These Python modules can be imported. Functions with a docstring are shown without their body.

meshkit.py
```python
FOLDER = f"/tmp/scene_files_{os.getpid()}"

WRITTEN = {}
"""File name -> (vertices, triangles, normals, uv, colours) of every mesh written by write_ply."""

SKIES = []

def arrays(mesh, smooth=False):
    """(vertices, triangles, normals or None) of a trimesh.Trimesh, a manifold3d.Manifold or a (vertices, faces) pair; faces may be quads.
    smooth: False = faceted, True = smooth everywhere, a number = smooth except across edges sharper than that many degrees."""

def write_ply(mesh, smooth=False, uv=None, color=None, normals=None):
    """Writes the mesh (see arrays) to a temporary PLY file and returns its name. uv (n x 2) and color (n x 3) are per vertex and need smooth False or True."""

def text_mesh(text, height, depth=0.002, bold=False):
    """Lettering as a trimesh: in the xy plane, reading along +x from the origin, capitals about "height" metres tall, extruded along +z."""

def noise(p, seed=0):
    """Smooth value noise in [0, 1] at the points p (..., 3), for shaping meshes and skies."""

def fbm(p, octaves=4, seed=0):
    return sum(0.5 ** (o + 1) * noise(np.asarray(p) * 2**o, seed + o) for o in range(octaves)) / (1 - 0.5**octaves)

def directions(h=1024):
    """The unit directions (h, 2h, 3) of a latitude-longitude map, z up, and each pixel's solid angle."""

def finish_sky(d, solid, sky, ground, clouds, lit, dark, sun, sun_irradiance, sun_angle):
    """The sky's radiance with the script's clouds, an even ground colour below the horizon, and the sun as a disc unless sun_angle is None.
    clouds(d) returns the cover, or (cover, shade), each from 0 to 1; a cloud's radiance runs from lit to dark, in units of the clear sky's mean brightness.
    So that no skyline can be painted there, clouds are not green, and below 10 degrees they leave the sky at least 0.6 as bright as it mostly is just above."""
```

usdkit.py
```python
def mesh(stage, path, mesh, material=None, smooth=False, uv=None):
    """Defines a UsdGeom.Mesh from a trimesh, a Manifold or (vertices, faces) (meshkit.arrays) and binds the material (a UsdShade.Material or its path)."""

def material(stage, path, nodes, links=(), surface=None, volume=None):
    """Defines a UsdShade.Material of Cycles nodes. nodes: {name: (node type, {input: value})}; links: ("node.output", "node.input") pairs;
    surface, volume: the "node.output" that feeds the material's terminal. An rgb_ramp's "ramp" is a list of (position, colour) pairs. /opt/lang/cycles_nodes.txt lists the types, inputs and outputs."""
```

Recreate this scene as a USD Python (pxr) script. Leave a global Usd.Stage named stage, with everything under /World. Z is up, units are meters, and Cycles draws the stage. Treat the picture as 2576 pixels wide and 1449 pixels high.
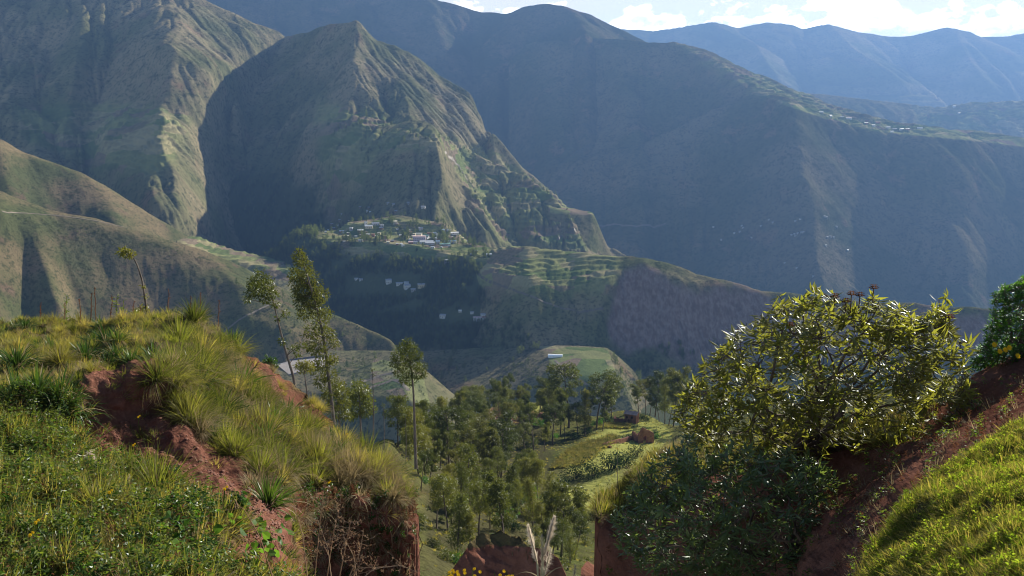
import math, random, zlib
import numpy as np, trimesh, usdkit
from pxr import Usd, UsdGeom, UsdLux, UsdShade, Sdf, Gf, Vt
from scipy.spatial import cKDTree, Delaunay
from scipy.interpolate import RBFInterpolator
from scipy.ndimage import gaussian_filter

stage = Usd.Stage.CreateInMemory()
UsdGeom.SetStageUpAxis(stage, 'Z'); UsdGeom.SetStageMetersPerUnit(stage, 1.0)
WORLD = UsdGeom.Xform.Define(stage, '/World')
UsdGeom.Scope.Define(stage, '/World/Looks')
PI = math.pi

# ------------------------------------------------------------------ camera, sky, sun, exposure
FOC, PITCH = 2231.0, 11.27            # focal length in pixels of a 2576 px wide picture, degrees below level
SUN_AZ, SUN_EL = 40.0, 24.0           # degrees right of the view direction, degrees above level
SUN_I, SKY_S, EXPOSURE = 1.25, 0.05, 1.55
HAZE_D, HAZE_C, HAZE_G = 0.000042, (0.24, 0.45, 0.90), 0.25

cam = UsdGeom.Camera.Define(stage, '/World/Camera')
cam.CreateHorizontalApertureAttr(36.0); cam.CreateVerticalApertureAttr(36.0 * 576 / 1024)
cam.CreateFocalLengthAttr(36.0 * FOC / 2576)
cam.CreateClippingRangeAttr(Gf.Vec2f(0.05, 60000)); cam.CreateExposureAttr(EXPOSURE)
cam.AddRotateXOp().Set(90 - PITCH)

az, el = math.radians(SUN_AZ), math.radians(SUN_EL)
SUN = np.array([math.sin(az) * math.cos(el), math.cos(az) * math.cos(el), math.sin(el)])
sun = UsdLux.DistantLight.Define(stage, '/World/sun')
sun.CreateIntensityAttr(SUN_I); sun.CreateAngleAttr(0.5); sun.CreateNormalizeAttr(True)
sun.CreateColorAttr(Gf.Vec3f(1.0, 0.93, 0.80))
sun.AddRotateXYZOp().Set(Gf.Vec3f(90 - SUN_EL, 0, 180 - SUN_AZ))
sky = UsdLux.DomeLight.Define(stage, '/World/sky')
skym = usdkit.material(stage, '/World/Looks/sky', {
    'tc': ('texture_coordinate', {}),
    'sky': ('sky_texture', {'sky_type': 'single_scattering', 'sun_disc': False, 'sun_elevation': el, 'sun_rotation': az,
                            'altitude': 2500.0, 'air_density': 1.0, 'aerosol_density': 1.4, 'ozone_density': 1.0}),
    'sep': ('separate_xyz', {}),
    # high thin veil: stretched noise
    'mv': ('mapping', {'scale': (3.0, 3.0, 9.0), 'location': (3.1, 0.4, 0.0)}),
    'nv': ('noise_texture', {'scale': 1.6, 'detail': 6.0, 'roughness': 0.55}),
    'veil': ('map_range', {'range_type': 'smoothstep', 'from_min': 0.36, 'from_max': 0.66, 'to_min': 0.86, 'to_max': 1.0, 'clamp': True}),
    'low': ('map_range', {'range_type': 'smoothstep', 'from_min': 0.10, 'from_max': 0.26, 'to_min': 1.0, 'to_max': 0.0, 'clamp': True}),
    # thin cloud scatters forward: bright towards the sun, faint away from it
    'dot': ('vector_math', {'math_type': 'dot_product', 'vector2': tuple(SUN)}),
    'fwd': ('map_range', {'range_type': 'smoothstep', 'from_min': -0.3, 'from_max': 0.8, 'to_min': 0.12, 'to_max': 1.0, 'clamp': True}),
    'vm0': ('math', {'math_type': 'multiply'}),
    'cm': ('math', {'math_type': 'multiply'}),
    'vm': ('math', {'math_type': 'multiply'}),
    'mixv': ('mix_color', {'b': (6.5, 6.15, 5.8)}),
    # cumulus banks low over the ranges
    'mc': ('mapping', {'scale': (20.0, 20.0, 34.0), 'location': (1.7, 2.3, 0.55)}),
    'nc': ('noise_texture', {'scale': 1.0, 'detail': 9.0, 'roughness': 0.56}),
    'lift': ('map_range', {'from_min': 0.07, 'from_max': 0.125, 'to_min': 0.20, 'to_max': -0.16, 'clamp': True}),
    'add': ('math', {'math_type': 'add'}),
    'cov': ('map_range', {'range_type': 'smoothstep', 'from_min': 0.47, 'from_max': 0.53, 'to_min': 0.0, 'to_max': 1.0, 'clamp': True}),
    'shade': ('map_range', {'range_type': 'smoothstep', 'from_min': 0.54, 'from_max': 0.72, 'to_min': 0.0, 'to_max': 1.0, 'clamp': True}),
    'ccol': ('mix_color', {'a': (13.0, 12.6, 12.0), 'b': (6.6, 6.5, 6.5)}),
    'mixc': ('mix_color', {}),
    'bg': ('background_shader', {'strength': SKY_S})},
    [('tc.generated', 'sep.vector'), ('tc.generated', 'mv.vector'), ('mv.vector', 'nv.vector'), ('nv.fac', 'veil.value'),
     ('sep.z', 'low.value'), ('tc.generated', 'dot.vector1'), ('dot.value', 'fwd.value'), ('veil.result', 'vm0.value1'), ('low.result', 'vm0.value2'), ('vm0.value', 'vm.value1'), ('fwd.result', 'vm.value2'), ('vm.value', 'mixv.fac'), ('sky.color', 'mixv.a'), ('tc.generated', 'mc.vector'), ('mc.vector', 'nc.vector'),
     ('sep.z', 'lift.value'), ('nc.fac', 'add.value1'), ('lift.result', 'add.value2'), ('add.value', 'cov.value'), ('add.value', 'shade.value'),
     ('shade.result', 'ccol.fac'), ('mixv.result', 'mixc.a'), ('ccol.result', 'mixc.b'), ('cov.result', 'cm.value1'), ('fwd.result', 'cm.value2'), ('cm.value', 'mixc.fac'), ('mixc.result', 'bg.color')],
    surface='bg.background')
UsdShade.MaterialBindingAPI.Apply(sky.GetPrim()).Bind(skym)
sky.GetPrim().SetCustomDataByKey('kind', 'structure')

# ------------------------------------------------------------------ helpers
COSP, SINP = math.cos(math.radians(PITCH)), math.sin(math.radians(PITCH))
def ray(px, py):
    """Direction (y = 1) through a point of the 2576 x 1449 photograph."""
    px, py = np.asarray(px, float), np.asarray(py, float)
    xr, yr = (px - 1288) / FOC, (724.5 - py) / FOC
    dy = COSP + yr * SINP
    return np.stack([xr / dy, np.ones_like(dy), (yr * COSP - SINP) / dy], -1)
def at(px, py, d):
    return ray(px, py) * np.asarray(d, float)[..., None]
def project(p):
    p = np.asarray(p, float)
    f = p[..., 1] * COSP - p[..., 2] * SINP
    u = p[..., 1] * SINP + p[..., 2] * COSP
    return np.stack([1288 + FOC * p[..., 0] / f, 724.5 - FOC * u / f], -1)

def _hash(ix, iy, seed):
    h = (ix.astype(np.int64) * 374761393 + iy.astype(np.int64) * 668265263 + seed * 974711) & 0x7fffffff
    h = ((h ^ (h >> 13)) * 1274126177) & 0x7fffffff
    return (h ^ (h >> 16)) & 0xffff
def noise2(x, y, seed=0):
    """Gradient noise, about -1..1."""
    x, y = np.asarray(x, float), np.asarray(y, float)
    ix, iy = np.floor(x), np.floor(y); fx, fy = x - ix, y - iy
    ux, uy = fx**3 * (fx * (fx * 6 - 15) + 10), fy**3 * (fy * (fy * 6 - 15) + 10)
    def g(a, b):
        t = _hash(ix + a, iy + b, seed) * (2 * PI / 65536)
        return np.cos(t) * (fx - a) + np.sin(t) * (fy - b)
    n0 = g(0, 0) * (1 - ux) + g(1, 0) * ux
    n1 = g(0, 1) * (1 - ux) + g(1, 1) * ux
    return 1.5 * (n0 * (1 - uy) + n1 * uy)
def fbm2(x, y, oct=4, seed=0, gain=0.5):
    s, a, t = 0.0, 1.0, 0.0
    for o in range(oct):
        s = s + a * noise2(x * 2**o, y * 2**o, seed + 17 * o); t += a; a *= gain
    return s / t
def fbm3(p, oct=3, seed=0):
    return (fbm2(p[:, 0] + 0.37 * p[:, 2], p[:, 1] - 0.61 * p[:, 2], oct, seed) + fbm2(p[:, 1] * 0.8 + 3.3, p[:, 2] + 0.3 * p[:, 0], oct, seed + 5)) * 0.7
def sstep(a, b, x):
    t = np.clip((np.asarray(x, float) - a) / (b - a), 0, 1); return t * t * (3 - 2 * t)
def inpoly(poly, P):
    poly, P = np.asarray(poly, float), np.asarray(P, float)
    x, y, inside = P[:, 0], P[:, 1], np.zeros(len(P), bool)
    for (x0, y0), (x1, y1) in zip(poly, np.roll(poly, -1, 0)):
        if y0 != y1:
            inside ^= ((y0 > y) != (y1 > y)) & (x < (x1 - x0) * (y - y0) / (y1 - y0) + x0)
    return inside

_names = {}
def numbered(parent, name):
    k = _names.get((parent, name), 0); _names[(parent, name)] = k + 1
    return f'{parent}/{name}' + (f'_{k:03d}' if k else '')
def tag(o, label=None, cat=None, group=None, kind=None):
    p = o if isinstance(o, Usd.Prim) else o.GetPrim()
    for k, v in (('label', label), ('category', cat), ('group', group), ('kind', kind)):
        if v: p.SetCustomDataByKey(k, v)
    return p
def obj(name, m, mat, parent='/World', smooth=False):
    parent = parent if isinstance(parent, str) else str(parent.GetPath())
    return usdkit.mesh(stage, numbered(parent, name), m, mat, smooth).GetPrim()
def thing(name, label, cat, loc=(0, 0, 0), rz=0.0, s=1.0, group=None, tilt=None):
    x = UsdGeom.Xform.Define(stage, numbered('/World', name))
    x.AddTranslateOp().Set(Gf.Vec3d(*map(float, loc)))
    if tilt: x.AddRotateXYZOp().Set(Gf.Vec3f(float(tilt[0]), float(tilt[1]), float(rz)))
    elif rz: x.AddRotateZOp().Set(float(rz))
    if np.ndim(s) or s != 1.0: x.AddScaleOp().Set(Gf.Vec3f(*(map(float, s) if np.ndim(s) else (float(s),) * 3)))
    return tag(x, label, cat, group)
def proto(name):
    """A class prim that copies reference."""
    return stage.CreateClassPrim('/World/Looks/' + name)
def copy(src, name, label, cat, loc, rz=0.0, s=1.0, group=None, tilt=None):
    t = thing(name, label, cat, loc, rz, s, group, tilt)
    t.GetReferences().AddInternalReference(src.GetPath()); t.SetInstanceable(True)
    return t
def primvar(prim, name, vals, color=True):
    t = Sdf.ValueTypeNames.Color3fArray if color else Sdf.ValueTypeNames.FloatArray
    pv = UsdGeom.PrimvarsAPI(prim).CreatePrimvar(name, t, 'vertex')
    pv.Set(Vt.Vec3fArray.FromNumpy(np.asarray(vals, np.float32)) if color else Vt.FloatArray.FromNumpy(np.asarray(vals, np.float32)))

# ------------------------------------------------------------------ land materials
def mixes(n, L, start, layers):
    """Chains colour layers; layers: (name, colour, 'node.output' that masks)."""
    cur = start
    for name, col, mask in layers:
        n[name] = ('mix_color', {'b': col} if not isinstance(col, str) else {})
        if isinstance(col, str): L.append((col, name + '.b'))
        L += [(cur, name + '.a'), (mask, name + '.fac')]
        cur = name + '.result'
    return cur
def noise_mask(n, L, name, scale, lo, hi, vec='geo.position', detail=4.0, stretch=None, rough=0.55, amount=1.0):
    if stretch:
        n[name + 'm'] = ('mapping', {'scale': stretch}); L.append((vec, name + 'm.vector')); vec = name + 'm.vector'
    n[name] = ('noise_texture', {'scale': scale, 'detail': detail, 'roughness': rough}); L.append((vec, name + '.vector'))
    n[name + 'r'] = ('map_range', {'range_type': 'smoothstep', 'from_min': lo, 'from_max': hi, 'to_min': 0.0, 'to_max': amount, 'clamp': True})
    L.append((name + '.fac', name + 'r.value'))
    return name + 'r.result'
def mul(n, L, name, a, b):
    n[name] = ('math', {'math_type': 'multiply'}); L.extend([(a, name + '.value1'), (b, name + '.value2')]); return name + '.value'
def hill_material(name, dry=(0.20, 0.168, 0.098), green=(0.108, 0.112, 0.052), soil=(0.18, 0.115, 0.076), bush=(0.028, 0.038, 0.016), unit=1.0, bushes=0.6, bump=1.0):
    """Grassy slope. mask primvar: red = fields, green = bare slide, blue = woodland / scrub."""
    n, L = {'geo': ('geometry', {}), 'at': ('attribute', {'attribute': 'mask'}), 'sep': ('separate_color', {})}, [('at.color', 'sep.color')]
    big = noise_mask(n, L, 'nbig', 0.006 / unit, 0.38, 0.62, detail=5.0)
    soilm = noise_mask(n, L, 'nsoil', 0.013 / unit, 0.56, 0.70, detail=6.0, rough=0.62, amount=0.7)
    bushm = noise_mask(n, L, 'nbush', 0.05 / unit, 0.52, 0.66, detail=6.0, rough=0.68, amount=bushes)
    spots = noise_mask(n, L, 'nspot', 0.16 / unit, 0.54, 0.62, detail=2.0, amount=bushes)
    n['vor'] = ('voronoi_texture', {'scale': 1.0, 'randomness': 0.9}); n['vorm'] = ('mapping', {'scale': (0.017 / unit, 0.026 / unit, 0.05 / unit)})
    L += [('geo.position', 'vorm.vector'), ('vorm.vector', 'vor.vector')]
    n['vsep'] = ('separate_color', {}); L.append(('vor.color', 'vsep.color'))
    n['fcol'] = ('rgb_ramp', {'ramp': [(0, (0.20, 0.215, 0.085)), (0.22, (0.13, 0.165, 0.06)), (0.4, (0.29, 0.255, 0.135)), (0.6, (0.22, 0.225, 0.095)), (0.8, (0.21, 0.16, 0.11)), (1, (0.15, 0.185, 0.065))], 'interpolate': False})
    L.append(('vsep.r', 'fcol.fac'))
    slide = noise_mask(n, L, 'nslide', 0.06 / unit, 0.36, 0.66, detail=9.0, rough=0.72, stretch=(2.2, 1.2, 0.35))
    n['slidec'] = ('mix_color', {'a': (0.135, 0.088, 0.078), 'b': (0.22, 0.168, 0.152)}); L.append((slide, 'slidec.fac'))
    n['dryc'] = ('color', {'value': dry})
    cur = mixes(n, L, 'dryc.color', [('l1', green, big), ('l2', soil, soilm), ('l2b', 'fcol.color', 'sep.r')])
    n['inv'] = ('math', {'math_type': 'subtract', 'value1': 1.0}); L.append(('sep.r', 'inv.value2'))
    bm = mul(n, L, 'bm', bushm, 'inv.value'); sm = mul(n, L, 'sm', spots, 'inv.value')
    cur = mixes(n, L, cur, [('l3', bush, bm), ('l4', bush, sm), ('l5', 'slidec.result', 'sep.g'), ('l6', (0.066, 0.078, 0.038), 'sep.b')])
    n['hn'] = ('noise_texture', {'scale': 0.06 / unit, 'detail': 8.0, 'roughness': 0.72}); L.append(('geo.position', 'hn.vector'))
    n['bump'] = ('bump', {'strength': 0.55 * bump, 'distance': 7.0 * unit}); L.append(('hn.fac', 'bump.height'))
    n['p'] = ('diffuse_bsdf', {'roughness': 0.5}); L += [(cur, 'p.color'), ('bump.normal', 'p.normal')]
    return usdkit.material(stage, '/World/Looks/' + name, n, L, surface='p.BSDF')

# ------------------------------------------------------------------ ridged land: roofs of ridge lines with carved gullies
def ridge(pts, near, far=None, w=0.0, gl=45.0, ga=0.30, seed=None):
    """pts: (px, py, distance). near / far: fall of the side facing right of the line's travel / left of it."""
    p = np.array(pts, float)
    return dict(p=at(p[:, 0], p[:, 1], p[:, 2]), near=near, far=far or near, w=w, gl=gl, ga=ga, seed=seed if seed is not None else int(abs(p.sum())) % 999)
def roofs(X, Y, ridges, soft=6.0, wob=8.0, wobl=120.0):
    """Height over the plan points X, Y."""
    wx = wob * fbm2(X / wobl, Y / wobl, 3, 71); wy = wob * fbm2(X / wobl, Y / wobl, 3, 72)
    X1, Y1 = X + wx, Y + wy
    out = None
    for r in ridges:
        p = r['p']; best = np.full(X.shape, 1e18); zz = np.zeros(X.shape); ss = np.zeros(X.shape); side = np.zeros(X.shape); over = np.zeros(X.shape)
        acc, last = 0.0, len(p) - 2
        for k_, (a, b) in enumerate(zip(p[:-1], p[1:])):
            dx, dy = b[0] - a[0], b[1] - a[1]; l2 = dx * dx + dy * dy; l = math.sqrt(l2)
            tr = ((X1 - a[0]) * dx + (Y1 - a[1]) * dy) / l2; t = np.clip(tr, 0, 1)
            ov = (np.maximum(-tr, 0) * (k_ == 0) + np.maximum(tr - 1, 0) * (k_ == last)) * l
            qx, qy = X1 - a[0] - t * dx, Y1 - a[1] - t * dy
            d2 = qx * qx + qy * qy; m = d2 < best
            best = np.where(m, d2, best); zz = np.where(m, a[2] + t * (b[2] - a[2]), zz); ss = np.where(m, acc + t * l, ss)
            over = np.where(m, ov, over)
            side = np.where(m, (dx * qy - dy * qx) / (l * np.sqrt(d2) + 1e-9), side); acc += l
        d = np.maximum(np.sqrt(best) - r['w'], 0)
        k = 0.5 + 0.5 * side                                   # 1: left of travel, 0: right
        cap = sstep(0.0, 0.75, over / (np.sqrt(best) + 1.0))                # beyond the line's ends it falls off steeply
        sl = r['near'] + (r['far'] - r['near']) * sstep(0.2, 0.8, k)
        sl = sl + cap * np.maximum(0.8 - sl, 0)
        u = ss / r['gl'] + 2.2 * np.arctan2(over, np.sqrt(np.maximum(best - over**2, 1))) + 0.9 * fbm2(ss / r['gl'] / 3, d / r['gl'] / 3, 2, r['seed'] + 3)
        g = np.abs(noise2(u, d / r['gl'] / 7.0 + side.round() * 5.3, r['seed'])) + 0.5 * np.abs(noise2(u * 2.3, d / r['gl'] / 4, r['seed'] + 1)) + 0.25 * np.abs(noise2(u * 5.1, d / r['gl'] / 2, r['seed'] + 2))
        carve = r['ga'] * sl * np.minimum(d, r['gl'] * 3.0) * (0.62 - g)      # crests sharp, floors at zero noise
        z = zz - sl * d - carve * 0.9 + 0.02 * r['gl'] * fbm2(X / r['gl'] * 3, Y / r['gl'] * 3, 3, 9)
        out = z if out is None else np.maximum(out, z) + soft * np.exp(-np.abs(out - z) / soft) * 0.35
    return out
def loft(cols, back=(260, -200), side=260.0, fall=0.9, foot=0.9):
    """Slope drawn as columns of points from skyline to foot: (px, py, distance) first, then (px, py, fall towards the viewer per metre).
    Returns plan points and heights, dense enough to be interpolated, with hidden backs and flanks added."""
    G = []
    for c in cols:
        p = [at(*c[0])]; d, z = c[0][2], p[0][2]
        for px, py, b in c[1:]:
            t = -ray(px, py)[2]; d2 = (b * d - z) / (b + t); q = at(px, py, d2); p.append(q); d, z = d2, q[2]
        f = p[-1].copy(); f[1] -= 120; f[2] -= 120 * foot; p.append(f)
        g = p[0].copy(); g[1] += back[0]; g[2] += back[1]; p.insert(0, g)
        G.append(p)
    G = np.array(G)
    L, R = G[:1].copy(), G[-1:].copy()
    L[..., 0] -= side; L[..., 2] -= side * fall; R[..., 0] += side; R[..., 2] -= side * fall
    G = np.concatenate([L, G, R]); n, m, k = G.shape[0], G.shape[1], 7
    i = np.linspace(0, n - 1, (n - 1) * k + 1); j = np.linspace(0, m - 1, (m - 1) * k + 1)
    def up(A, t, ax):
        t0 = np.minimum(t.astype(int), A.shape[ax] - 2); w = (t - t0).reshape([-1 if q == ax else 1 for q in range(3)])
        return np.take(A, t0, ax) * (1 - w) + np.take(A, t0 + 1, ax) * w
    return up(up(G, i, 0), j, 1).reshape(-1, 3)
def erode(X, Y, Z, amp, a0=6.0, rounds=2):
    """Runs water down the sheet and carves where it gathers."""
    R, C = Z.shape; idx = np.arange(R * C).reshape(R, C)
    for k in range(rounds):
        best, rec = np.zeros(Z.shape), idx.copy()
        for di, dj in ((-1, -1), (-1, 0), (-1, 1), (0, -1), (0, 1), (1, -1), (1, 0), (1, 1)):
            sl = np.full(Z.shape, -1.0)
            a = (slice(max(0, -di), R - max(0, di)), slice(max(0, -dj), C - max(0, dj))); b = (slice(max(0, di), R - max(0, -di)), slice(max(0, dj), C - max(0, -dj)))
            dist = np.hypot(X[a] - X[b], Y[a] - Y[b]); sl[a] = (Z[a] - Z[b]) / dist
            m = sl > best; best = np.where(m, sl, best); rec = np.where(m, idx + di * C + dj, rec)
        acc = [1.0] * (R * C); rl = rec.ravel().tolist()
        for q in np.argsort(-Z.ravel(), kind='stable').tolist():
            r = rl[q]
            if r != q: acc[r] += acc[q]
        A = np.log1p(np.array(acc).reshape(R, C) / a0)
        A = 0.35 * gaussian_filter(A, 0.7) + 0.5 * gaussian_filter(A, 2.2) + 0.9 * gaussian_filter(A, 5.0)
        Z = Z - amp * (A - A.mean()) / rounds
    return Z
SURF = {}
def land(name, ridges, px, d, n, mat, floor=-700.0, terr=None, masks=None, soft=6.0, wob=8.0, wobl=120.0, label=None, extra=None, warp=0.0, carve=0.0, smooth=2.0, **kw):
    """One hill: a sheet over the fan px[0]..px[1], d[0]..d[1], left out where it has sunk below its floor."""
    u = np.linspace(ray(px[0], 400)[0], ray(px[1], 400)[0], n[0]); y = d[0] * (d[1] / d[0]) ** np.linspace(0, 1, n[1])
    Y, U = np.meshgrid(y, u, indexing='ij'); X = U * Y
    if isinstance(ridges[0], dict): Z = roofs(X, Y, ridges, soft, wob, wobl)
    else:
        from scipy.interpolate import LinearNDInterpolator
        g = loft(ridges, **kw); sc = np.median(y)
        Z = LinearNDInterpolator(np.stack([g[:, 0] / g[:, 1] * sc, g[:, 1]], 1) + np.random.default_rng(3).normal(0, .01, (len(g), 2)), g[:, 2], fill_value=floor - 60)(U * sc + warp * fbm2(X / wobl, Y / wobl, 3, 51), Y + warp * fbm2(X / wobl, Y / wobl, 3, 52))
        out = Z <= floor - 59
        Z = gaussian_filter(Z, smooth)
        wl = wobl
        Z = Z + wob * (fbm2(X / wl, Y / wl, 5, 41, 0.55) + 0.9 * (0.35 - np.abs(fbm2(X / wl / 1.3 + 7, Y / wl / 1.3, 4, 43, 0.5))))
        if carve: Z = erode(X, Y, Z, carve)
        Z[out] = floor - 60
    if extra: Z = extra(X, Y, Z)
    P = np.stack([X, Y, Z], -1)
    S = project(P)
    if terr:
        h, polys, amt = terr
        m = sum(inpoly(q, S.reshape(-1, 2)) for q in polys).reshape(Z.shape).clip(0, 1).astype(float)
        m = gaussian_filter(m, 3) * sstep(-0.25, 0.25, fbm2(X / 140, Y / 140, 3, 31) + amt - 0.5)
        t = Z / h + 2.6 * fbm2(X / 190, Y / 190, 5, 11, 0.6); f = t - np.floor(t)
        Z = Z + m * h * (sstep(0.55, 1.0, f) - f) * 0.95
        P[..., 2] = Z; tm = m
    else: tm = np.zeros(Z.shape)
    M = np.zeros(Z.shape + (3,)); M[..., 0] = tm * 0.9
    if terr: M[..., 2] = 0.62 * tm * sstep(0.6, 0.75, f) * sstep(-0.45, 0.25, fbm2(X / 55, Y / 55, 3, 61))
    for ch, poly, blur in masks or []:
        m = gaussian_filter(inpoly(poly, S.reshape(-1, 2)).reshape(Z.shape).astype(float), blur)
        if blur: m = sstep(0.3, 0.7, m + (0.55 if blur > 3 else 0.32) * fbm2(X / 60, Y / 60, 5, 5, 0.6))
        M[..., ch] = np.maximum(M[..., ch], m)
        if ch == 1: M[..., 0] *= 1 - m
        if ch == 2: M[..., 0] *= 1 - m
    R, C = Z.shape; idx = np.arange(R * C).reshape(R, C)
    q = np.stack([idx[:-1, :-1], idx[:-1, 1:], idx[1:, 1:], idx[1:, :-1]], -1).reshape(-1, 4)
    keep = (Z.ravel()[q].max(1) > floor); q = q[keep]
    f = np.vstack([q[:, [0, 1, 2]], q[:, [0, 2, 3]]])
    used = np.unique(f); re = np.full(R * C, -1); re[used] = np.arange(len(used))
    o = obj(name, (P.reshape(-1, 3)[used], re[f]), mat, smooth=True)
    primvar(o, 'mask', M.reshape(-1, 3)[used])
    tag(o, label, None, None, 'structure')
    SURF[o.GetName()] = dict(u=u, y=y, Z=Z, M=M)
    return o
def height(name, X, Y):
    s = SURF[name]; X, Y = np.atleast_1d(X).astype(float), np.atleast_1d(Y).astype(float); u = X / Y
    i = np.interp(np.log(Y), np.log(s['y']), np.arange(len(s['y']))); j = np.interp(u, s['u'], np.arange(len(s['u'])))
    i0 = np.minimum(i.astype(int), len(s['y']) - 2); j0 = np.minimum(j.astype(int), len(s['u']) - 2); a, b = i - i0, j - j0; Z = s['Z']
    z = (Z[i0, j0] * (1 - b) + Z[i0, j0 + 1] * b) * (1 - a) + (Z[i0 + 1, j0] * (1 - b) + Z[i0 + 1, j0 + 1] * b) * a
    out = (u < s['u'][0]) | (u > s['u'][-1]) | (Y < s['y'][0]) | (Y > s['y'][-1])
    return np.where(out, -1e4, z)
def hit(px, py, names, d0=60.0, d1=6000.0, n=900):
    """First point of the named sheets on the line of sight through (px, py), or None."""
    r = ray(px, py); y = d0 * (d1 / d0) ** np.linspace(0, 1, n)
    h = np.max([height(k, r[0] * y, y) for k in names], 0); below = np.nonzero(r[2] * y < h)[0]
    if not len(below): return None
    k = below[0]
    if k == 0: return r * y[0]
    e0, e1 = (r[2] * y - h)[k - 1], (r[2] * y - h)[k]; t = e0 / (e0 - e1 + 1e-12)
    return r * (y[k - 1] + t * (y[k] - y[k - 1]))

hill_far = hill_material('hill_far', unit=3.0, bushes=0.5, bump=1.2)
hill_mid = hill_material('hill_mid', unit=1.3)
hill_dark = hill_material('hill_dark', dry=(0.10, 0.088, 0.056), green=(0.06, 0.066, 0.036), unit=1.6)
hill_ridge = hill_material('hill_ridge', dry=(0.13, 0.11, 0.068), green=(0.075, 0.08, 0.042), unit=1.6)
hill_near = hill_material('hill_near', dry=(0.155, 0.118, 0.066), green=(0.075, 0.082, 0.034), soil=(0.12, 0.075, 0.055), unit=0.6)
hill_spur = hill_material('hill_spur', dry=(0.18, 0.15, 0.088), green=(0.10, 0.108, 0.048), unit=0.7, bushes=0.65)

far = [ridge([(900, 60, 9000), (1300, 95, 9000), (1450, 80, 9000), (1530, 70, 9000), (1640, 78, 9100), (1700, 70, 9000), (1790, 54, 8900), (1860, 70, 9000), (1930, 56, 9000), (1990, 61, 9000), (2020, 72, 9000), (2085, 60, 8900), (2160, 80, 9000), (2240, 92, 9000), (2290, 90, 9000), (2330, 80, 8900), (2385, 67, 8900), (2440, 80, 8900), (2460, 92, 9000), (2520, 92, 9000), (2576, 84, 9000), (2750, 70, 9000), (3000, 90, 9000)], 0.5, gl=300, ga=0.35),
       ridge([(1790, 56, 8900), (1900, 110, 8300), (1960, 200, 7600)], 0.55, gl=200), ridge([(2085, 62, 8900), (2150, 120, 8300), (2250, 190, 7700)], 0.55, gl=200), ridge([(2400, 70, 8900), (2420, 130, 8300), (2480, 200, 7700)], 0.5, gl=200)]
land('far_mountain_range', far, (850, 2900), (6800, 9800), (420, 160), hill_far, floor=-100, wob=40, wobl=500, label='pale hazy blue mountain range along the horizon')
land('hazy_farmed_ridge', [ridge([(1900, 225, 5600), (2000, 232, 5600), (2080, 238, 5600), (2200, 252, 5550), (2350, 268, 5500), (2440, 256, 5500), (2576, 252, 5500), (2800, 240, 5500)], 0.42, gl=120),
     ridge([(2440, 256, 5500), (2430, 290, 5300), (2400, 330, 5100)], 0.4, gl=100), ridge([(2640, 252, 5500), (2620, 300, 5200)], 0.4, gl=100)], (1850, 2800), (4700, 6000), (300, 160), hill_far, floor=-500,
     terr=(22.0, [[(2280, 240), (2800, 240), (2800, 380), (2330, 330)]], 0.7), label='hazy ridge with pale fields below the far mountains')
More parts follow.
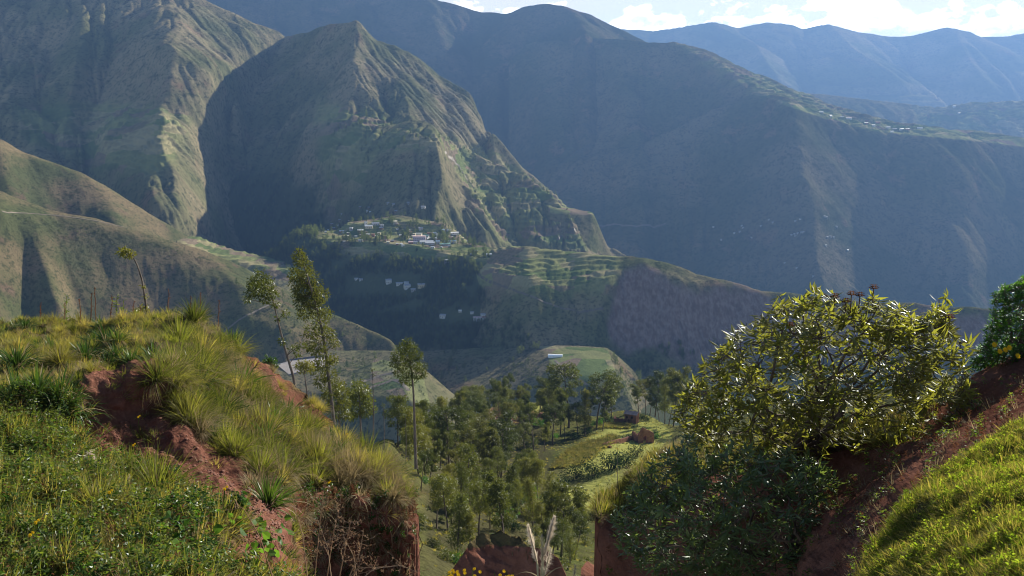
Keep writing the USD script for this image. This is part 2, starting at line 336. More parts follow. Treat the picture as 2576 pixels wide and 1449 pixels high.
land('back_mountain', [[(-300, -60, 4700), (-300, 150, .68), (-300, 440, .66)], [(300, -60, 4800), (300, 150, .68), (300, 440, .66)], [(700, -50, 4900), (700, 150, .68), (700, 440, .66)], [(900, -35, 4950), (890, 150, .66), (900, 440, .7)], [(1040, -18, 4950), (1030, 150, .70), (1040, 440, .66)],
      [(1085, 2, 4900), (1090, 160, .68), (1090, 440, .66)], [(1150, 24, 4900), (1140, 170, .66), (1150, 440, .68)], [(1200, 39, 4900), (1200, 170, .70), (1200, 440, .66)], [(1240, 34, 4900), (1240, 170, .68), (1240, 440, .66)], [(1290, 39, 4850), (1290, 160, .70), (1290, 440, .66)],
      [(1320, 28, 4850), (1325, 150, .66), (1320, 440, .66)], [(1375, 21, 4800), (1385, 90, .66), (1390, 440, .66)], [(1400, 24, 4790), (1440, 95, .50), (1440, 440, .66)], [(1430, 31, 4780), (1475, 108, .36), (1475, 440, .66)], [(1500, 63, 4750), (1530, 106, .34), (1530, 440, .66)], [(1565, 98, 4700), (1585, 125, .4), (1590, 440, .66)], [(1720, 190, 4600), (1720, 230, .5), (1720, 460, .66)]],
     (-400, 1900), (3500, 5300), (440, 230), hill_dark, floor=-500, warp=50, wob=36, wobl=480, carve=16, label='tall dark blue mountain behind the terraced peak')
land('right_ridge', [[(1330, 115, 4400), (1350, 250, .62), (1370, 400, .62), (1370, 409, .14), (1390, 600, .6), (1400, 780, .6)], [(1400, 111, 4350), (1420, 250, .62), (1440, 400, .6), (1440, 409, .14), (1450, 600, .6), (1460, 780, .6)], [(1500, 104, 4300), (1520, 240, .64), (1540, 380, .64), (1540, 389, .14), (1530, 600, .6), (1540, 780, .6)], [(1560, 99, 4250), (1580, 230, .62), (1595, 370, .64), (1595, 379, .14), (1590, 600, .62), (1600, 780, .62)],
      [(1630, 113, 4200), (1640, 220, .66), (1650, 345, .66), (1650, 354, .14), (1650, 580, .66), (1660, 790, .66)], [(1690, 108, 4150), (1740, 200, .64), (1760, 290, .58), (1760, 299, .14), (1780, 560, .68), (1800, 790, .66)], [(1705, 112, 4150), (1830, 199, .46), (1890, 230, .42), (1890, 239, .14), (1900, 540, .69), (1930, 790, .66)], [(1760, 126, 4150), (1880, 214, .32), (1990, 262, .34), (1990, 271, .14), (2040, 540, .72), (2080, 790, .66)],
      [(1900, 188, 4120), (2000, 245, .28), (2080, 293, .3), (2080, 302, .14), (2150, 560, .70), (2200, 790, .66)], [(2020, 240, 4080), (2110, 284, .26), (2230, 327, .25), (2230, 336, .14), (2260, 570, .72), (2300, 790, .66)], [(2130, 284, 4020), (2260, 322, .18), (2420, 345, .16), (2420, 354, .14), (2430, 590, .70), (2450, 800, .66)], [(2240, 326, 3950), (2420, 336, .14), (2576, 363, .18), (2576, 372, .14), (2576, 600, .72), (2576, 800, .66)], [(2500, 345, 3900), (2650, 370, .2), (2850, 410, .2), (2850, 419, .14), (2850, 630, .72), (2850, 810, .66)]],
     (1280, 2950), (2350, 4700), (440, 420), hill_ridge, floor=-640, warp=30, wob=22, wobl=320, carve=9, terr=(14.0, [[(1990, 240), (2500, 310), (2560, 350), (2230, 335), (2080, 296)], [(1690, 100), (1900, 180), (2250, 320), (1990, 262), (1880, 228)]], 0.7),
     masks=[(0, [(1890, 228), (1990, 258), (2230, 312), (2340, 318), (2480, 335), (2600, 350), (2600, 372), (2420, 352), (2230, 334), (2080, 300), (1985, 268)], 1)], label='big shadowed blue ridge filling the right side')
land('left_mountain', [[(-350, -150, 2950), (-350, 0, .66), (-350, 120, .66), (-350, 270, .66), (-350, 300, .5), (-350, 390, .6), (-350, 520, .6)], [(0, -120, 2950), (0, 20, .66), (0, 130, .66), (20, 262, .64), (40, 300, .32), (45, 370, .6), (0, 500, .6)], [(80, -110, 2950), (60, 25, .66), (55, 140, .64), (60, 272, .64), (90, 290, .3), (100, 360, .45), (90, 500, .6)],
      [(150, -105, 2950), (130, 30, .66), (115, 150, .68), (105, 280, .64), (150, 315, .3), (160, 380, .62), (150, 510, .6)], [(240, -95, 2920), (210, 40, .64), (190, 150, .66), (185, 292, .64), (215, 335, .55), (230, 410, .66), (240, 520, .6)], [(330, -80, 2900), (300, 45, .66), (275, 150, .66), (250, 263, .64), (275, 330, .28), (305, 405, .33), (330, 500, .5)],
      [(430, -25, 2850), (398, 45, .42), (348, 96, .42), (340, 262, .76), (350, 330, .28), (360, 425, .36), (390, 530, .5)], [(500, 0, 2850), (455, 70, .34), (430, 134, .34), (400, 280, .76), (410, 330, .3), (420, 400, .45), (460, 550, .6)], [(560, 30, 2850), (520, 100, .34), (500, 180, .34), (462, 297, .76), (470, 330, .5), (490, 420, .6), (520, 590, .6)],
      [(640, 62, 2860), (592, 150, .38), (585, 212, .36), (540, 320, .76), (530, 380, .62), (540, 470, .6), (560, 630, .6)], [(690, 80, 2880), (650, 170, .6), (615, 240, .5), (570, 340, .6), (555, 420, .6), (560, 500, .6), (590, 660, .6)], [(722, 99, 2900), (665, 185, .6), (625, 260, .5), (590, 350, .6), (580, 430, .6), (590, 520, .6), (620, 680, .6)]],
     (-450, 860), (1350, 3250), (400, 420), hill_mid, floor=-420, warp=26, wob=17, wobl=230, carve=8, terr=(11.0, [[(40, 270), (250, 255), (480, 280), (470, 340), (400, 440), (250, 420), (60, 350)]], 0.9), label='steep shadowed mountain on the left with sunlit spurs')
land('terraced_mountain', [[(690, 110, 2900), (630, 230, .55), (585, 320, .55), (550, 420, .55), (545, 500, .65), (580, 620, .7), (660, 760, .8)], [(722, 99, 2880), (670, 190, .58), (620, 270, .58), (580, 360, .58), (575, 460, .6), (610, 600, .6), (700, 760, .6)], [(790, 88, 2750), (762, 180, .78), (730, 260, .76), (700, 345, .62), (690, 430, .6), (720, 560, .6), (780, 760, .7)], [(840, 69, 2660), (818, 165, .8), (792, 258, .76), (748, 340, .6), (745, 410, .6), (780, 520, .6), (810, 760, .7)],
      [(885, 60, 2620), (866, 150, .72), (852, 255, .6), (795, 340, .56), (800, 400, .64), (835, 482, .74), (850, 590, .9)], [(896, 63, 2625), (892, 160, .58), (884, 258, .58), (838, 330, .42), (846, 395, .52), (878, 475, .66), (890, 590, .85)], [(915, 74, 2630), (925, 170, .56), (925, 266, .56), (890, 325, .26), (900, 392, .55), (925, 470, .66), (930, 590, .75)],
      [(940, 95, 2640), (962, 185, .52), (972, 278, .54), (960, 340, .22), (965, 372, .3), (960, 460, .64), (965, 585, .62)], [(1000, 122, 2670), (1015, 205, .42), (1028, 295, .42), (1036, 345, .16), (1046, 357, .2), (1012, 455, .66), (1010, 580, .62)], [(1060, 160, 2690), (1075, 235, .36), (1090, 310, .34), (1104, 348, .12), (1112, 369, .2), (1105, 470, .68), (1080, 580, .62)],
      [(1110, 200, 2690), (1125, 260, .34), (1132, 322, .34), (1135, 354, .14), (1136, 390, .26), (1160, 474, .55), (1150, 585, .6)], [(1180, 236, 2660), (1180, 280, .36), (1172, 335, .3), (1158, 365, .22), (1152, 408, .26), (1194, 472, .34), (1215, 590, .44)], [(1215, 290, 2600), (1215, 315, .4), (1205, 350, .3), (1190, 380, .22), (1195, 425, .28), (1235, 500, .36), (1265, 605, .42)],
      [(1235, 338, 2500), (1230, 352, .4), (1225, 375, .3), (1225, 405, .22), (1242, 440, .3), (1285, 520, .40), (1315, 615, .44)], [(1237, 342, 2450), (1237, 365, .6), (1240, 395, .5), (1262, 430, .24), (1290, 460, .26), (1335, 530, .36), (1365, 620, .44)], [(1238, 345, 2420), (1240, 375, .7), (1248, 415, .5), (1300, 440, .2), (1350, 472, .26), (1395, 545, .40), (1420, 625, .44)],
      [(1239, 348, 2400), (1242, 380, .8), (1256, 425, .5), (1316, 444, .18), (1396, 500, .28), (1440, 570, .44), (1475, 634, .5)]],
     (480, 1750), (1240, 3150), (600, 560), hill_mid, floor=-420, warp=22, wob=15, wobl=210, carve=8.5, terr=(11.0, [[(800, 250), (1060, 320), (1240, 380), (1420, 500), (1480, 630), (1200, 600), (1180, 480), (1110, 372), (950, 380), (900, 480), (830, 500), (780, 350)], [(640, 480), (860, 500), (860, 560), (640, 530)]], 0.75),
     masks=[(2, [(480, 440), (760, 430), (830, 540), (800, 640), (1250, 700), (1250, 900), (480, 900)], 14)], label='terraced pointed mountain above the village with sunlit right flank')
land('field_point', [[(1350, 500, 2080), (1372, 518, .12), (1380, 550, .6), (1390, 640, .6)], [(1400, 512, 2060), (1412, 530, .1), (1420, 560, .62), (1430, 640, .6)], [(1450, 526, 2030), (1455, 538, .1), (1460, 562, .65), (1462, 650, .65)], [(1492, 533, 2010), (1492, 538, .1), (1490, 556, .8), (1484, 650, .7)]], (1250, 1700), (1600, 2400), (140, 130), hill_spur, floor=-400, wob=3, wobl=50, carve=1.0, smooth=1.0, warp=4, side=60, fall=2.2, masks=[(0, [(1380, 505), (1500, 525), (1500, 542), (1380, 536)], 1)], label='small flat field jutting out over the gorge')
land('village_shelf', [ridge([(815, 588, 1570), (900, 598, 1550), (1000, 600, 1530), (1090, 610, 1500), (1200, 632, 1440), (1240, 640, 1420)], 0.62, 0.30, w=46, gl=40, ga=0.1), ridge([(900, 560, 1620), (1000, 545, 1660), (1090, 560, 1640)], 0.4, 0.4, w=20, gl=40, ga=0.1)],
     (560, 1400), (1180, 1800), (440, 260), hill_spur, floor=-420, terr=(4.0, [[(800, 540), (1210, 560), (1240, 660), (800, 650)]], 1.1), wob=5, wobl=60,
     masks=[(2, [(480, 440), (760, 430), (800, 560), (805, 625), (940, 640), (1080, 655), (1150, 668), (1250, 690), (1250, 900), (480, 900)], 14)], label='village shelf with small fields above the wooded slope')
land('brown_hill', [[(-350, 270, 1416), (-350, 300, .2), (-350, 480, .9), (-350, 700, .9)], [(0, 346, 1440), (0, 372, .2), (30, 500, .95), (40, 700, .9)], [(60, 381, 1440), (62, 394, .2), (90, 510, .95), (100, 700, .9)], [(130, 406, 1446), (135, 416, .3), (160, 530, .9), (170, 700, .9)], [(200, 431, 1452), (205, 442, .3), (230, 550, .8), (240, 720, .9)], [(270, 466, 1464), (275, 482, .35), (300, 575, .42), (310, 740, .9)],
      [(330, 506, 1476), (340, 526, .35), (360, 590, .42), (370, 760, .9)], [(420, 561, 1500), (425, 576, .35), (440, 622, .42), (450, 770, .9)], [(500, 606, 1524), (505, 616, .4), (515, 644, .5), (520, 780, .9)], [(560, 650, 1548), (562, 656, .4), (565, 670, .6), (570, 790, .9)]],
     (-400, 800), (1000, 1900), (260, 180), hill_near, floor=-330, wob=3, wobl=60, carve=1.5, label='dark brown hillside at the left edge behind the near hill')
land('near_left_hill', [[(-350, 400, 1130), (-350, 430, .2), (-350, 600, .98), (-350, 850, .95), (-350, 1100, .9)], [(0, 478, 1150), (0, 530, .22), (-20, 640, .95), (-10, 800, .85), (0, 1100, .9)], [(40, 495, 1155), (45, 535, .25), (60, 650, 1.4), (70, 800, 1.0), (80, 1100, .9)], [(80, 511, 1158), (85, 542, .25), (100, 640, .95), (150, 770, .9), (200, 1100, .9)], [(130, 530, 1162), (135, 546, .25), (150, 620, .95), (190, 780, 1.4), (260, 1100, .9)],
      [(240, 546, 1180), (240, 562, .3), (260, 680, 1.4), (290, 830, 1.0), (330, 1100, .9)], [(330, 576, 1195), (330, 592, .3), (370, 700, 1.4), (400, 840, 1.0), (430, 1100, .9)], [(420, 601, 1215), (425, 620, .3), (470, 720, .98), (520, 840, .95), (540, 1100, .9)], [(520, 631, 1240), (540, 658, .3), (590, 715, .5), (620, 800, .75), (620, 1050, .9)], [(600, 666, 1252), (620, 692, .3), (680, 750, .42), (720, 830, .5), (720, 1030, .9)],
      [(700, 716, 1248), (720, 742, .3), (760, 790, .42), (790, 850, .5), (800, 1000, .9)], [(800, 771, 1232), (820, 792, .3), (840, 830, .44), (860, 865, .5), (880, 970, .8)], [(900, 816, 1205), (910, 832, .3), (920, 850, .44), (930, 875, .5), (940, 950, .8)], [(990, 856, 1168), (992, 862, .3), (994, 872, .5), (996, 888, .6), (1000, 930, .8)]],
     (-400, 1200), (700, 1550), (480, 320), hill_near, floor=-335, wob=3.0, wobl=55, carve=0.9, side=40, fall=2.5, label='dry grass hill sloping down from the left behind the foreground bank')
land('terrace_fields', [ridge([(480, 600, 1480), (560, 632, 1470), (620, 648, 1460), (700, 664, 1450), (720, 670, 1450)], 0.5, 0.8, w=34, gl=40, ga=0.05)], (430, 900), (1250, 1650), (150, 90), hill_spur, floor=-320,
     terr=(5.0, [[(450, 560), (800, 600), (800, 740), (450, 700)]], 1.2), label='green stepped fields behind the near left hill')
land('landslide_spur', [[(980, 720, 1470), (980, 730, .3), (980, 800, .7), (980, 900, .7)], [(1060, 690, 1450), (1060, 702, .2), (1050, 790, .7), (1040, 900, .7)], [(1180, 645, 1430), (1180, 668, .16), (1180, 780, .7), (1170, 900, .7)], [(1240, 622, 1420), (1240, 692, .25), (1260, 800, .7), (1260, 900, .7)], [(1330, 618, 1400), (1330, 708, .26), (1340, 810, .7), (1350, 890, .7)], [(1430, 632, 1390), (1440, 716, .28), (1450, 810, .72), (1460, 880, .7)],
      [(1535, 640, 1370), (1535, 700, .25), (1505, 800, .76), (1495, 872, .7)], [(1566, 643, 1365), (1562, 676, .2), (1540, 790, .78), (1520, 880, .8)], [(1622, 648, 1350), (1622, 670, .15), (1590, 780, .85), (1565, 900, .75)], [(1717, 673, 1330), (1717, 714, .25), (1690, 820, .9), (1670, 930, .75)], [(1774, 694, 1318), (1774, 718, .2), (1750, 830, .8), (1730, 940, .75)], [(1857, 713, 1300), (1857, 725, .2), (1830, 830, .9), (1800, 950, .75)],
      [(1950, 731, 1285), (1950, 743, .25), (1930, 840, .82), (1900, 960, .75)], [(2050, 746, 1270), (2050, 756, .25), (2050, 860, .9), (2050, 960, .75)], [(2184, 759, 1255), (2184, 767, .25), (2180, 860, .82), (2180, 965, .75)], [(2300, 763, 1240), (2300, 771, .25), (2300, 870, .9), (2300, 970, .75)], [(2470, 775, 1220), (2470, 783, .25), (2470, 880, .85), (2470, 980, .75)], [(2800, 805, 1190), (2800, 815, .25), (2800, 900, .85), (2800, 990, .75)]],
     (900, 2950), (860, 1750), (640, 270), hill_spur, floor=-390, wob=4, wobl=60, carve=1.8, terr=(4.0, [[(1180, 600), (1560, 620), (1560, 735), (1180, 730)]], 0.9),
     masks=[(1, [(1566, 674), (1622, 668), (1668, 700), (1717, 716), (1774, 720), (1857, 727), (1960, 748), (2060, 762), (2480, 790), (2500, 900), (2200, 930), (1900, 900), (1750, 930), (1640, 880), (1560, 900), (1525, 850), (1540, 760)], 6)], label='long grassy spur with a bare purple brown landslide scar')
land('right_bench', [[(1060, 880, 1230), (1110, 930, .1), (1130, 985, .12), (1150, 1015, .4), (1160, 1060, .9)], [(1150, 876, 1220), (1190, 925, .1), (1215, 975, .1), (1225, 1010, .25), (1230, 1060, .9)], [(1250, 870, 1200), (1280, 918, .1), (1300, 960, .1), (1310, 1008, .22), (1310, 1060, .9)], [(1360, 865, 1180), (1375, 900, .06), (1400, 945, .06), (1420, 1000, .25), (1420, 1060, .9)], [(1450, 868, 1160), (1460, 892, .05), (1490, 945, .05), (1510, 1000, .3), (1520, 1060, .9)],
      [(1525, 872, 1150), (1532, 882, .05), (1550, 932, .05), (1585, 1000, .5), (1600, 1060, .9)], [(1545, 885, 1140), (1560, 908, .5), (1585, 960, .6), (1610, 1020, .7), (1630, 1080, .9)]],
     (950, 1800), (640, 1450), (300, 220), hill_spur, floor=-420, wob=0.5, wobl=40, carve=0.2, smooth=1.0, masks=[(0, [(1375, 900), (1420, 884), (1530, 880), (1548, 932), (1500, 962), (1410, 945)], 1.6), (0, [(1330, 868), (1520, 876), (1525, 882), (1400, 892)], 1)], label='green valley bench with a mown field and a white shed')
land('left_bench', [[(500, 880, 1130), (500, 930, .04), (500, 990, .05), (500, 1030, .9)], [(690, 885, 1120), (700, 935, .04), (720, 990, .05), (720, 1040, .9)], [(800, 880, 1115), (810, 935, .04), (830, 990, .08), (840, 1050, .9)], [(900, 880, 1110), (920, 930, .05), (930, 1000, .1), (940, 1060, .9)], [(1000, 880, 1090), (1010, 940, .06), (1030, 1010, .15), (1040, 1070, .9)], [(1060, 920, 1040), (1070, 970, .1), (1085, 1030, .3), (1090, 1080, .9)]],
     (380, 1200), (700, 1400), (240, 180), hill_spur, floor=-420, wob=1.0, wobl=40, carve=0.4, smooth=1.2, masks=[(0, [(940, 900), (1060, 930), (1085, 1030), (1000, 1000), (930, 960)], 1)], label='valley bench with pale pitch, tracks and scrub below the near left hill')
def floor_sheet():
    ang = np.radians(np.linspace(-50, 50, 80)); r = 60 * (14000 / 60) ** np.linspace(0, 1, 120); R, A = np.meshgrid(r, ang, indexing='ij')
    X, Y = R * np.sin(A), R * np.cos(A)
    Z = np.interp(R, [60, 300, 700, 1200, 1700, 2600, 5000, 14000], [-110, -240, -340, -370, -400, -640, -640, -300]) + 12 * fbm2(X / 120, Y / 120, 3, 4)
    i = np.arange(Z.size).reshape(Z.shape); q = np.stack([i[:-1, :-1], i[:-1, 1:], i[1:, 1:], i[1:, :-1]], -1).reshape(-1, 4)
    o = obj('valley_floor', (np.stack([X, Y, Z], -1).reshape(-1, 3), q), hill_spur, smooth=True); M = np.zeros((Z.size, 3)); M[:, 2] = 0.9
    primvar(o, 'mask', M); tag(o, 'dark wooded floor of the deep valley', None, None, 'structure')
    SURF['valley_floor'] = None
floor_sheet(); del SURF['valley_floor']

hm = usdkit.material(stage, '/World/Looks/haze', {'v': ('principled_volume', {'color': HAZE_C, 'absorption_color': (0, 0, 0), 'density': HAZE_D, 'anisotropy': HAZE_G})}, [], volume='v.volume')
hz = trimesh.creation.box(extents=(32000, 24000, 1780)); hz.apply_translation((0, 8000, 1780 / 2 - 760))
tag(obj('haze', hz, hm), 'blue air filling the valley', None, None, 'stuff')

# ------------------------------------------------------------------ near ground: sheets shaped from sight lines and distances
CHART = {}
class Chart:
    def __init__(self, name, poly, ctrl, step, mat, label, bumps, skirt, mask=None, smoothing=0.0):
        c = np.array(ctrl, float); self.poly = np.array(poly, float)
        self.rbf = RBFInterpolator(c[:, :2] / 100, np.log(c[:, 2]), kernel='linear', smoothing=smoothing)
        x0, y0 = self.poly.min(0); x1, y1 = self.poly.max(0)
        gx, gy = np.meshgrid(np.arange(x0, x1 + step, step), np.arange(y0, y1 + step, step))
        self.x0, self.y0, self.step = x0, y0, step
        xy = np.stack([gx.ravel(), gy.ravel()], 1); ins = inpoly(self.poly, xy).reshape(gx.shape)
        from scipy.ndimage import binary_dilation
        edge = binary_dilation(ins, np.ones((3, 3))) & ~ins; ei = np.nonzero(edge.ravel())[0]; best = np.full(len(ei), 1e9); near = xy[ei].copy()
        for a, b in zip(self.poly, np.roll(self.poly, -1, 0)):
            t = np.clip(((xy[ei] - a) @ (b - a)) / ((b - a) @ (b - a)), 0, 1); q = a + t[:, None] * (b - a); dd = np.linalg.norm(q - xy[ei], axis=1); m = dd < best; best[m] = dd[m]; near[m] = q[m]
        gx, gy = gx.copy(), gy.copy(); gx.ravel()[ei] = near[:, 0]; gy.ravel()[ei] = near[:, 1]
        L = self.rbf(np.stack([gx.ravel(), gy.ravel()], 1) / 100).reshape(gx.shape); 
        P = at(gx, gy, np.exp(L)); N = self.normals(P)
        for amp, wl, sharp in bumps:
            q = P.reshape(-1, 3) / wl; f = fbm3(q, 4, int(wl * 100))
            f = (np.abs(f) - 0.2) * 1.6 if sharp else f
            P = P + (N.reshape(-1, 3) * (amp * f)[:, None]).reshape(P.shape)
        self.P, self.N = P, self.normals(P); self.gx, self.gy = gx, gy
        inside = ins
        R, C = gx.shape; idx = np.arange(R * C).reshape(R, C)
        q = np.stack([idx[:-1, :-1], idx[1:, :-1], idx[1:, 1:], idx[:-1, 1:]], -1).reshape(-1, 4); q = q[inside.ravel()[q].any(1)]
        f = np.vstack([q[:, [0, 1, 2]], q[:, [0, 2, 3]]])
        e = np.sort(np.vstack([f[:, [0, 1]], f[:, [1, 2]], f[:, [2, 0]]]), 1); eu, cnt = np.unique(e, axis=0, return_counts=True); be = eu[cnt == 1]
        V = P.reshape(-1, 3); n0 = len(V); bv = np.unique(be); m = {v: i for i, v in enumerate(bv)}
        rings = []; far, drop = skirt
        for a, b in ((0.12, 0.05), (0.4, 0.35), (1.0, 1.0)):
            r = V[bv] * [1, 1, 1]; dirv = r / np.linalg.norm(r[:, :2], axis=1, keepdims=True); dirv[:, 2] = 0
            r = r + dirv * far * a; r[:, 2] -= drop * b; rings.append(r)
        ff = [f]; prev = bv
        for k in range(3):
            new = n0 + k * len(bv) + np.arange(len(bv)); pm = dict(zip(bv, prev)); nm = dict(zip(bv, new))
            a_, b_ = np.array([pm[v] for v in be[:, 0]]), np.array([pm[v] for v in be[:, 1]]); c_, d_ = np.array([nm[v] for v in be[:, 1]]), np.array([nm[v] for v in be[:, 0]])
            ff += [np.stack([a_, b_, c_], 1), np.stack([a_, c_, d_], 1)]; prev = new
        V = np.vstack([V] + rings); F = np.vstack(ff); used = np.unique(F); re = np.full(len(V), -1); re[used] = np.arange(len(used))
        o = obj(name, (V[used], re[F]), mat, smooth=True); tag(o, label, None, None, 'structure')
        col = np.zeros((len(V), 3))
        pts = np.stack([gx.ravel(), gy.ravel()], 1)
        for ch, pl, blur in mask or []:
            w = gaussian_filter(inpoly(pl, pts).reshape(gx.shape).astype(float), blur); w = sstep(0.25, 0.75, w + 0.35 * fbm2(gx / 38, gy / 38, 3, 8)) if blur else w
            col[:n0, ch] = np.maximum(col[:n0, ch], w.ravel())
        for k in range(3): col[n0 + k * len(bv):n0 + (k + 1) * len(bv)] = col[bv]
        self.col = col[:n0].reshape(gx.shape + (3,))
        primvar(o, 'mask', col[used]); CHART[name] = self
    @staticmethod
    def normals(P):
        n = np.cross(np.gradient(P, axis=1), np.gradient(P, axis=0)); n /= np.linalg.norm(n, axis=-1, keepdims=True) + 1e-12
        return n * np.sign(-np.einsum('ijk,ijk->ij', n, P))[..., None]
    def _ij(self, px, py):
        i = np.clip((np.asarray(py, float) - self.y0) / self.step, 0, self.gx.shape[0] - 1.001); j = np.clip((np.asarray(px, float) - self.x0) / self.step, 0, self.gx.shape[1] - 1.001)
        return i, j
    def get(self, A, px, py):
        i, j = self._ij(px, py); i0, j0 = i.astype(int), j.astype(int); a, b = (i - i0)[..., None], (j - j0)[..., None]
        return (A[i0, j0] * (1 - b) + A[i0, j0 + 1] * b) * (1 - a) + (A[i0 + 1, j0] * (1 - b) + A[i0 + 1, j0 + 1] * b) * a
    def point(self, px, py): return self.get(self.P, px, py)
    def normal(self, px, py): return self.get(self.N, px, py)
    def scatter(self, n, poly, rng, keep=None):
        """Random places inside a polygon, even over the true area of the ground; returns picture places."""
        poly = np.array(poly, float); lo, hi = poly.min(0), poly.max(0)
        c = rng.uniform(lo, hi, (n * 6, 2)); c = c[inpoly(poly, c) & inpoly(self.poly, c)]
        p, nn = self.point(c[:, 0], c[:, 1]), self.normal(c[:, 0], c[:, 1])
        dist = np.linalg.norm(p, axis=1); cosv = np.abs((nn * p).sum(1)) / dist
        w = dist**2 / np.maximum(cosv, 0.12)
        if keep is not None: w = w * keep(c)
        w = w / w.sum(); k = min(n, len(c) - 1)
        return c[rng.choice(len(c), k, replace=False, p=w)]

# ------------------------------------------------------------------ leaves, stems
def leaf_mat(name, cols, rough=0.45, gloss=0.10, trans=0.42, tmul=(1.7, 1.8, 0.6), var=True):
    """cols: ramp of base colours picked per leaf; light also passes through."""
    n = {'geo': ('geometry', {}), 'oi': ('object_info', {}), 'mx': ('math', {'math_type': 'multiply_add', 'value2': 0.42, 'value3': 0.0}), 'mo': ('math', {'math_type': 'multiply_add', 'value2': 0.58}),
         'ramp': ('rgb_ramp', {'ramp': [(i / max(1, len(cols) - 1), c) for i, c in enumerate(cols)]}),
         'tc': ('mix_color', {'blend_type': 'multiply', 'fac': 1.0, 'b': tmul, 'use_clamp': False}),
         'd': ('diffuse_bsdf', {}), 't': ('translucent_bsdf', {}), 'g': ('glossy_bsdf', {'color': (0.9, 0.95, 1.0), 'roughness': rough}),
         'm1': ('mix_closure', {'fac': trans}), 'm2': ('mix_closure', {}), 'fr': ('fresnel', {'IOR': 1.45}), 'fm': ('math', {'math_type': 'multiply_add', 'value2': 1.0, 'value3': gloss * 0.4})}
    L = [('geo.random_per_island', 'mx.value1'), ('oi.random', 'mo.value1'), ('mx.value', 'mo.value3'), ('mo.value', 'ramp.fac'), ('ramp.color', 'd.color'), ('ramp.color', 'tc.a'), ('tc.result', 't.color'),
         ('d.BSDF', 'm1.closure1'), ('t.BSDF', 'm1.closure2'), ('fr.fac', 'fm.value1'), ('m1.closure', 'm2.closure1'), ('g.BSDF', 'm2.closure2')]
    if gloss > 0: n['fm'][1]['value2'] = gloss * 0.55; n['fm'][1]['value3'] = gloss * 0.012; L.append(('fm.value', 'm2.fac'))
    else: n['m2'][1]['fac'] = 0.0
    return usdkit.material(stage, '/World/Looks/' + name, n, L, surface='m2.closure')
def plain_mat(name, c1, c2, scale=4.0, rough=0.8, bump=0.0, stretch=None, gloss=0.0):
    n = {'tc': ('texture_coordinate', {}), 'nz': ('noise_texture', {'scale': scale, 'detail': 5.0, 'roughness': 0.6}), 'mr': ('map_range', {'range_type': 'smoothstep', 'from_min': 0.35, 'from_max': 0.65, 'clamp': True}),
         'c': ('mix_color', {'a': c1, 'b': c2}), 'p': ('principled_bsdf', {'roughness': rough, 'specular_ior_level': 0.5 if gloss else 0.15})}
    L = [('nz.fac', 'mr.value'), ('mr.result', 'c.fac'), ('c.result', 'p.base_color')]
    if stretch: n['mp'] = ('mapping', {'scale': stretch}); L += [('tc.object', 'mp.vector'), ('mp.vector', 'nz.vector')]
    else: L.append(('tc.object', 'nz.vector'))
    if bump: n['b'] = ('bump', {'strength': 0.7, 'distance': bump}); L += [('nz.fac', 'b.height'), ('b.normal', 'p.normal')]
    return usdkit.material(stage, '/World/Looks/' + name, n, L, surface='p.BSDF')
def unit(v): return v / (np.linalg.norm(v, axis=-1, keepdims=True) + 1e-12)
def rand_dirs(rng, n): return unit(rng.normal(size=(n, 3)))
def leaves(C, D, W, ln, wd, fold=0.25):
    """Lance shaped leaves, four corners each: C foot, D direction, W across."""
    C, D, W = np.asarray(C, float), unit(np.asarray(D, float)), np.asarray(W, float); n = len(C)
    W = unit(W - (W * D).sum(1, keepdims=True) * D); N = np.cross(D, W)
    ln = np.broadcast_to(ln, n)[:, None]; wd = np.broadcast_to(wd, n)[:, None]
    mid = C + D * ln * 0.45
    V = np.stack([C, mid - W * wd / 2 + N * wd * fold, C + D * ln - N * wd * 0.0, mid + W * wd / 2 + N * wd * fold], 1).reshape(-1, 3)
    i = np.arange(n)[:, None] * 4
    return V, np.vstack([i + [0, 1, 2], i + [0, 2, 3]])
def blades(base, dirs, ln, wd, droop, rng, seg=4):
    """Grass blades: strips that leave along dirs and bow down."""
    n = len(base); dirs = unit(dirs); ln = np.broadcast_to(ln, n); wd = np.broadcast_to(wd, n); droop = np.broadcast_to(droop, n)
    side = unit(np.cross(dirs, [0, 0, 1.0]) + 1e-6 * rng.normal(size=(n, 3))); rot = rng.uniform(-0.8, 0.8, n)[:, None]
    side = unit(side * np.cos(rot) + np.cross(dirs, side) * np.sin(rot))
    out = []; p = base.copy(); d = dirs.copy()
    for k in range(seg + 1):
        t = k / seg; w = (wd * (1 - t**1.6) * (0.55 + 0.45 * min(1, t * 4)))[:, None] / 2
        if k < seg: out += [p - side * w, p + side * w]
        else: out += [p]
        d = unit(d + np.stack([0 * droop, 0 * droop, -droop], 1) * (1.0 / seg) * (0.5 + 1.2 * t)); p = p + d * (ln / seg)[:, None]
    V = np.stack(out, 1); m = V.shape[1]; f = []
    for k in range(seg - 1): a = 2 * k; f += [[a, a + 1, a + 3], [a, a + 3, a + 2]]
    a = 2 * (seg - 1); f += [[a, a + 1, a + 2]]
    F = (np.arange(n)[:, None, None] * m + np.array(f)[None]).reshape(-1, 3)
    return V.reshape(-1, 3), F
